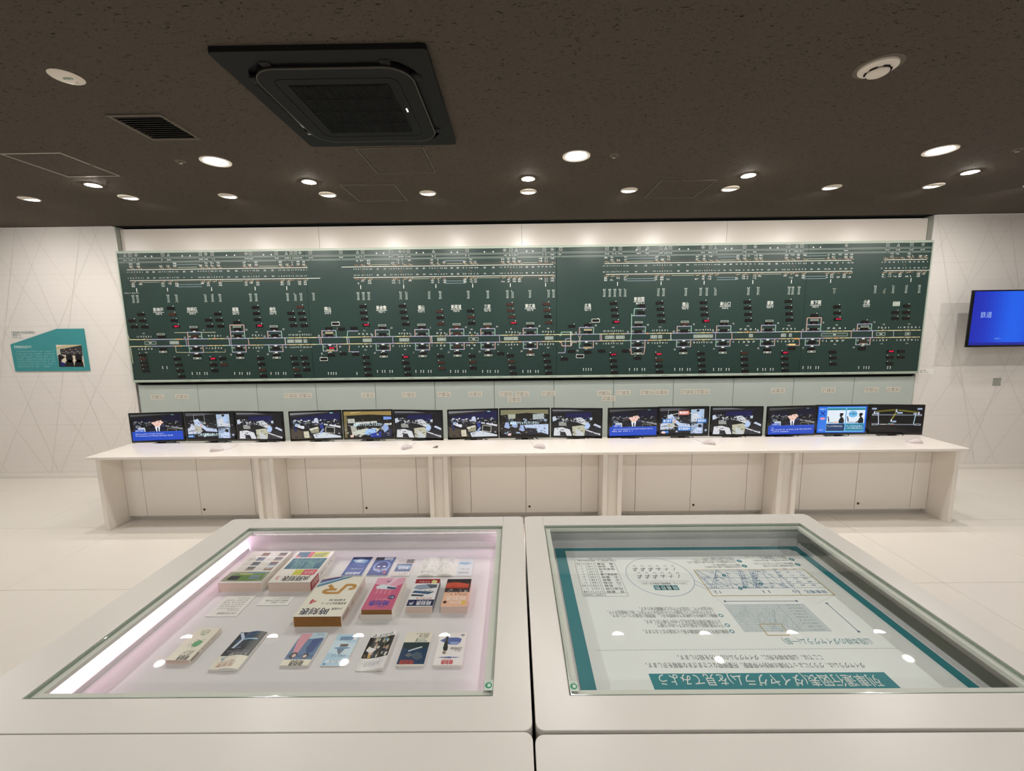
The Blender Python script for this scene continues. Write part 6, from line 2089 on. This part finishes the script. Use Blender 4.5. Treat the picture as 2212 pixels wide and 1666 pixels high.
def book(label, x0, x1, y0, y1, h, kind, pages='paper', cover='cover_white', skew=0.0, spine=None, slip=False, group='timetable books in the lit case'):
    t = thing('timetable_book', label, 'book', ((x0 + x1) / 2, (y0 + y1) / 2, ZF), math.radians(skew), group)
    a, b = (x1 - x0) / 2, (y1 - y0) / 2
    c = .0012
    MB().box(-a + .001, a - c, -b + .0015, b - .0015, c, h - c).obj('page_block', pages, t, keep=True, smooth=False)
    m = MB()
    m.box(-a, a, -b, b, h - c, h)
    m.box(-a, a, -b, b, 0, c)
    m.box(a - c, a, -b, b, c, h - c)
    m.obj('cover', cover, t, keep=True, smooth=False)
    P = Print(a * 2 - .0006, b * 2 - .0006, .00012)
    rd(P, kind)
    P.obj('cover_print', 'prn_gloss', t, keep=True, O=(a - .0003, b - .0003, h + .0001), ex=(-1, 0, 0), ey=(0, -1, 0))
    if spine:
        S = Print(b * 2, h, .00015)
        S.rect(0, .05, 1, .95, spine[0], 0)
        if spine[1]:
            S.rect(0, .05, .3, .95, spine[1], 1)
        S.text(spine[3], (.04, .5), (.28, .5), h * .5, (236, 214, 206) if spine[1] else spine[2], 2, .01)
        if len(spine) > 4:
            S.scrib((.36, .5), (.62, .5), h * .25, spine[2], 2, 2)
            S.scrib((.68, .5), (.86, .5), h * .25, spine[2], 3, 2)
        S.obj('spine_print', 'prn_gloss', t, keep=True, O=(a + .0001, -b, 0), ex=(0, 1, 0), ey=(0, 0, 1), en=(1, 0, 0))
    if slip:
        m = MB()
        m.box(-a - .002, a + .002, -b - .003, -b - .0015, 0, h * .52)
        m.box(a, a + .002, -b - .0015, b, 0, h * .95)
        m.obj('slip_case', 'cover_white', t, keep=True, smooth=False)
    return t


def leaflet(name, label, cat, x0, x1, y0, y1, kind, z=.002, curl=None, group='leaflets in the lit case', lift=0.0):
    t = thing(name, label, cat, ((x0 + x1) / 2, (y0 + y1) / 2, ZF), 0, group)
    a, b = (x1 - x0) / 2, (y1 - y0) / 2
    n = 24 if curl else 1
    m = MB()
    rows = []
    for i in range(n + 1):
        u = i / n
        zz = curl(u, .5) if curl else 0
        x = a - 2 * a * u
        rows.append([m.bm.verts.new((x, -b, zz * .2 if curl else 0)), m.bm.verts.new((x, b, zz * .2 if curl else 0)), m.bm.verts.new((x, b, z + zz)), m.bm.verts.new((x, -b, z + zz))])
    for r0, r1 in zip(rows, rows[1:]):
        for k in range(4):
            m.bm.faces.new((r0[k], r1[k], r1[(k + 1) % 4], r0[(k + 1) % 4]))
    m.bm.faces.new(rows[0])
    m.bm.faces.new(rows[-1][::-1])
    m.obj('sheets', 'card', t, keep=True)
    P = Print(a * 2 - .0006, b * 2 - .0006, .00012)
    rd(P, kind)
    P.obj('printed_face', 'prn_gloss', t, keep=True, O=(a - .0003, b - .0003, z + .0001), ex=(-1, 0, 0), ey=(0, -1, 0), bend=curl)
    return t


book('thick white book with small photos and a green train', -1.282, -1.094, 1.655, 1.912, .042, 'photos', 'paper', skew=0)
book('thick 2019 timetable with blue, yellow and pink cover blocks', -1.064, -.882, 1.652, 1.905, .044, 'large2019', 'paper', spine=((236, 230, 224), (176, 40, 60), (90, 80, 80), '全国版', 1))
book('thick cream timetable with a large gold JR logo', -.842, -.661, 1.436, 1.69, .044, 'jr', 'paper_brown', spine=((232, 214, 206), None, (150, 130, 120), '時刻表', 1))
book('pink timetable with a train in an open slip case', -.602, -.483, 1.478, 1.685, .040, 'pink', 'paper_brown', 'cover_pink', spine=((226, 190, 202), None, (90, 110, 150), '時刻表'), slip=True)
book('small timetable with a navy band and red strip', -.437, -.333, 1.508, 1.69, .030, 'navy', 'paper', spine=((60, 66, 96), None, (190, 190, 200), '時刻表'))
book('small peach timetable with an orange train photo', -.301, -.197, 1.506, 1.688, .030, 'orange', 'paper', spine=((236, 196, 180), None, (190, 120, 110), '時刻表'))
book('slim cream timetable with a green doodle, front left of the case', -1.183, -1.101, 1.262, 1.415, .017, 'cream', 'paper', spine=((232, 222, 206), None, (60, 50, 44), '時刻表', 1))
leaflet('timetable_booklet', 'curved booklet with a dark train photo above a cream band', 'booklet', -1.017, -.920, 1.232, 1.402, 'night', .008, lambda u, v: .005 * math.sin(math.pi * min(1, u * 1.4)) if u < .72 else 0.0)
leaflet('timetable_booklet', 'booklet showing a person in pink and one in blue', 'booklet', -.790, -.696, 1.246, 1.398, 'people', .007)
leaflet('timetable_booklet', 'thin pale blue booklet with a white train drawing', 'booklet', -.657, -.574, 1.249, 1.394, 'sky', .003)
leaflet('timetable_booklet', 'curling booklet with a dark crowd collage photo', 'booklet', -.532, -.442, 1.228, 1.400, 'crowd', .004, lambda u, v: .010 * math.exp(-(u / .22) ** 2) + .002 * math.sin(6 * u))
leaflet('timetable_booklet', 'booklet with a night-blue landscape and red title', 'booklet', -.403, -.311, 1.243, 1.396, 'bluenight', .008)
leaflet('timetable_booklet', 'white booklet with a standing figure and red title', 'booklet', -.281, -.185, 1.242, 1.39, 'whitetrain', .009)
leaflet('timetable_leaflet', 'deep blue leaflet with a white bullet train at the back of the case', 'leaflet', -.800, -.705, 1.765, 1.92, 'blue1', .003)
leaflet('timetable_leaflet', 'blue leaflet with a front-on train and English title', 'leaflet', -.685, -.589, 1.764, 1.917, 'blue2', .003)
leaflet('timetable_leaflet', 'pale pink leaflet with a blue photo band', 'leaflet', -.571, -.488, 1.758, 1.9, 'white3', .002)
leaflet('folded_route_map', 'unfolded white route map leaflet at the back right of the case', 'leaflet', -.453, -.206, 1.755, 1.9, 'map', .0012, lambda u, v: .011 * abs(math.sin(math.pi * (u - .32) / .34)) if u > .32 else .003 * (.32 - u))
leaflet('text_card', 'larger white caption card lying before the photo book', 'caption card', -1.224, -1.1, 1.498, 1.626, 'card1', .0015, group='caption cards in the lit case')
leaflet('text_card', 'smaller white caption card beside the larger one', 'caption card', -1.06, -.934, 1.563, 1.62, 'card2', .0015, group='caption cards in the lit case')

bpy.data.objects.remove(_to)
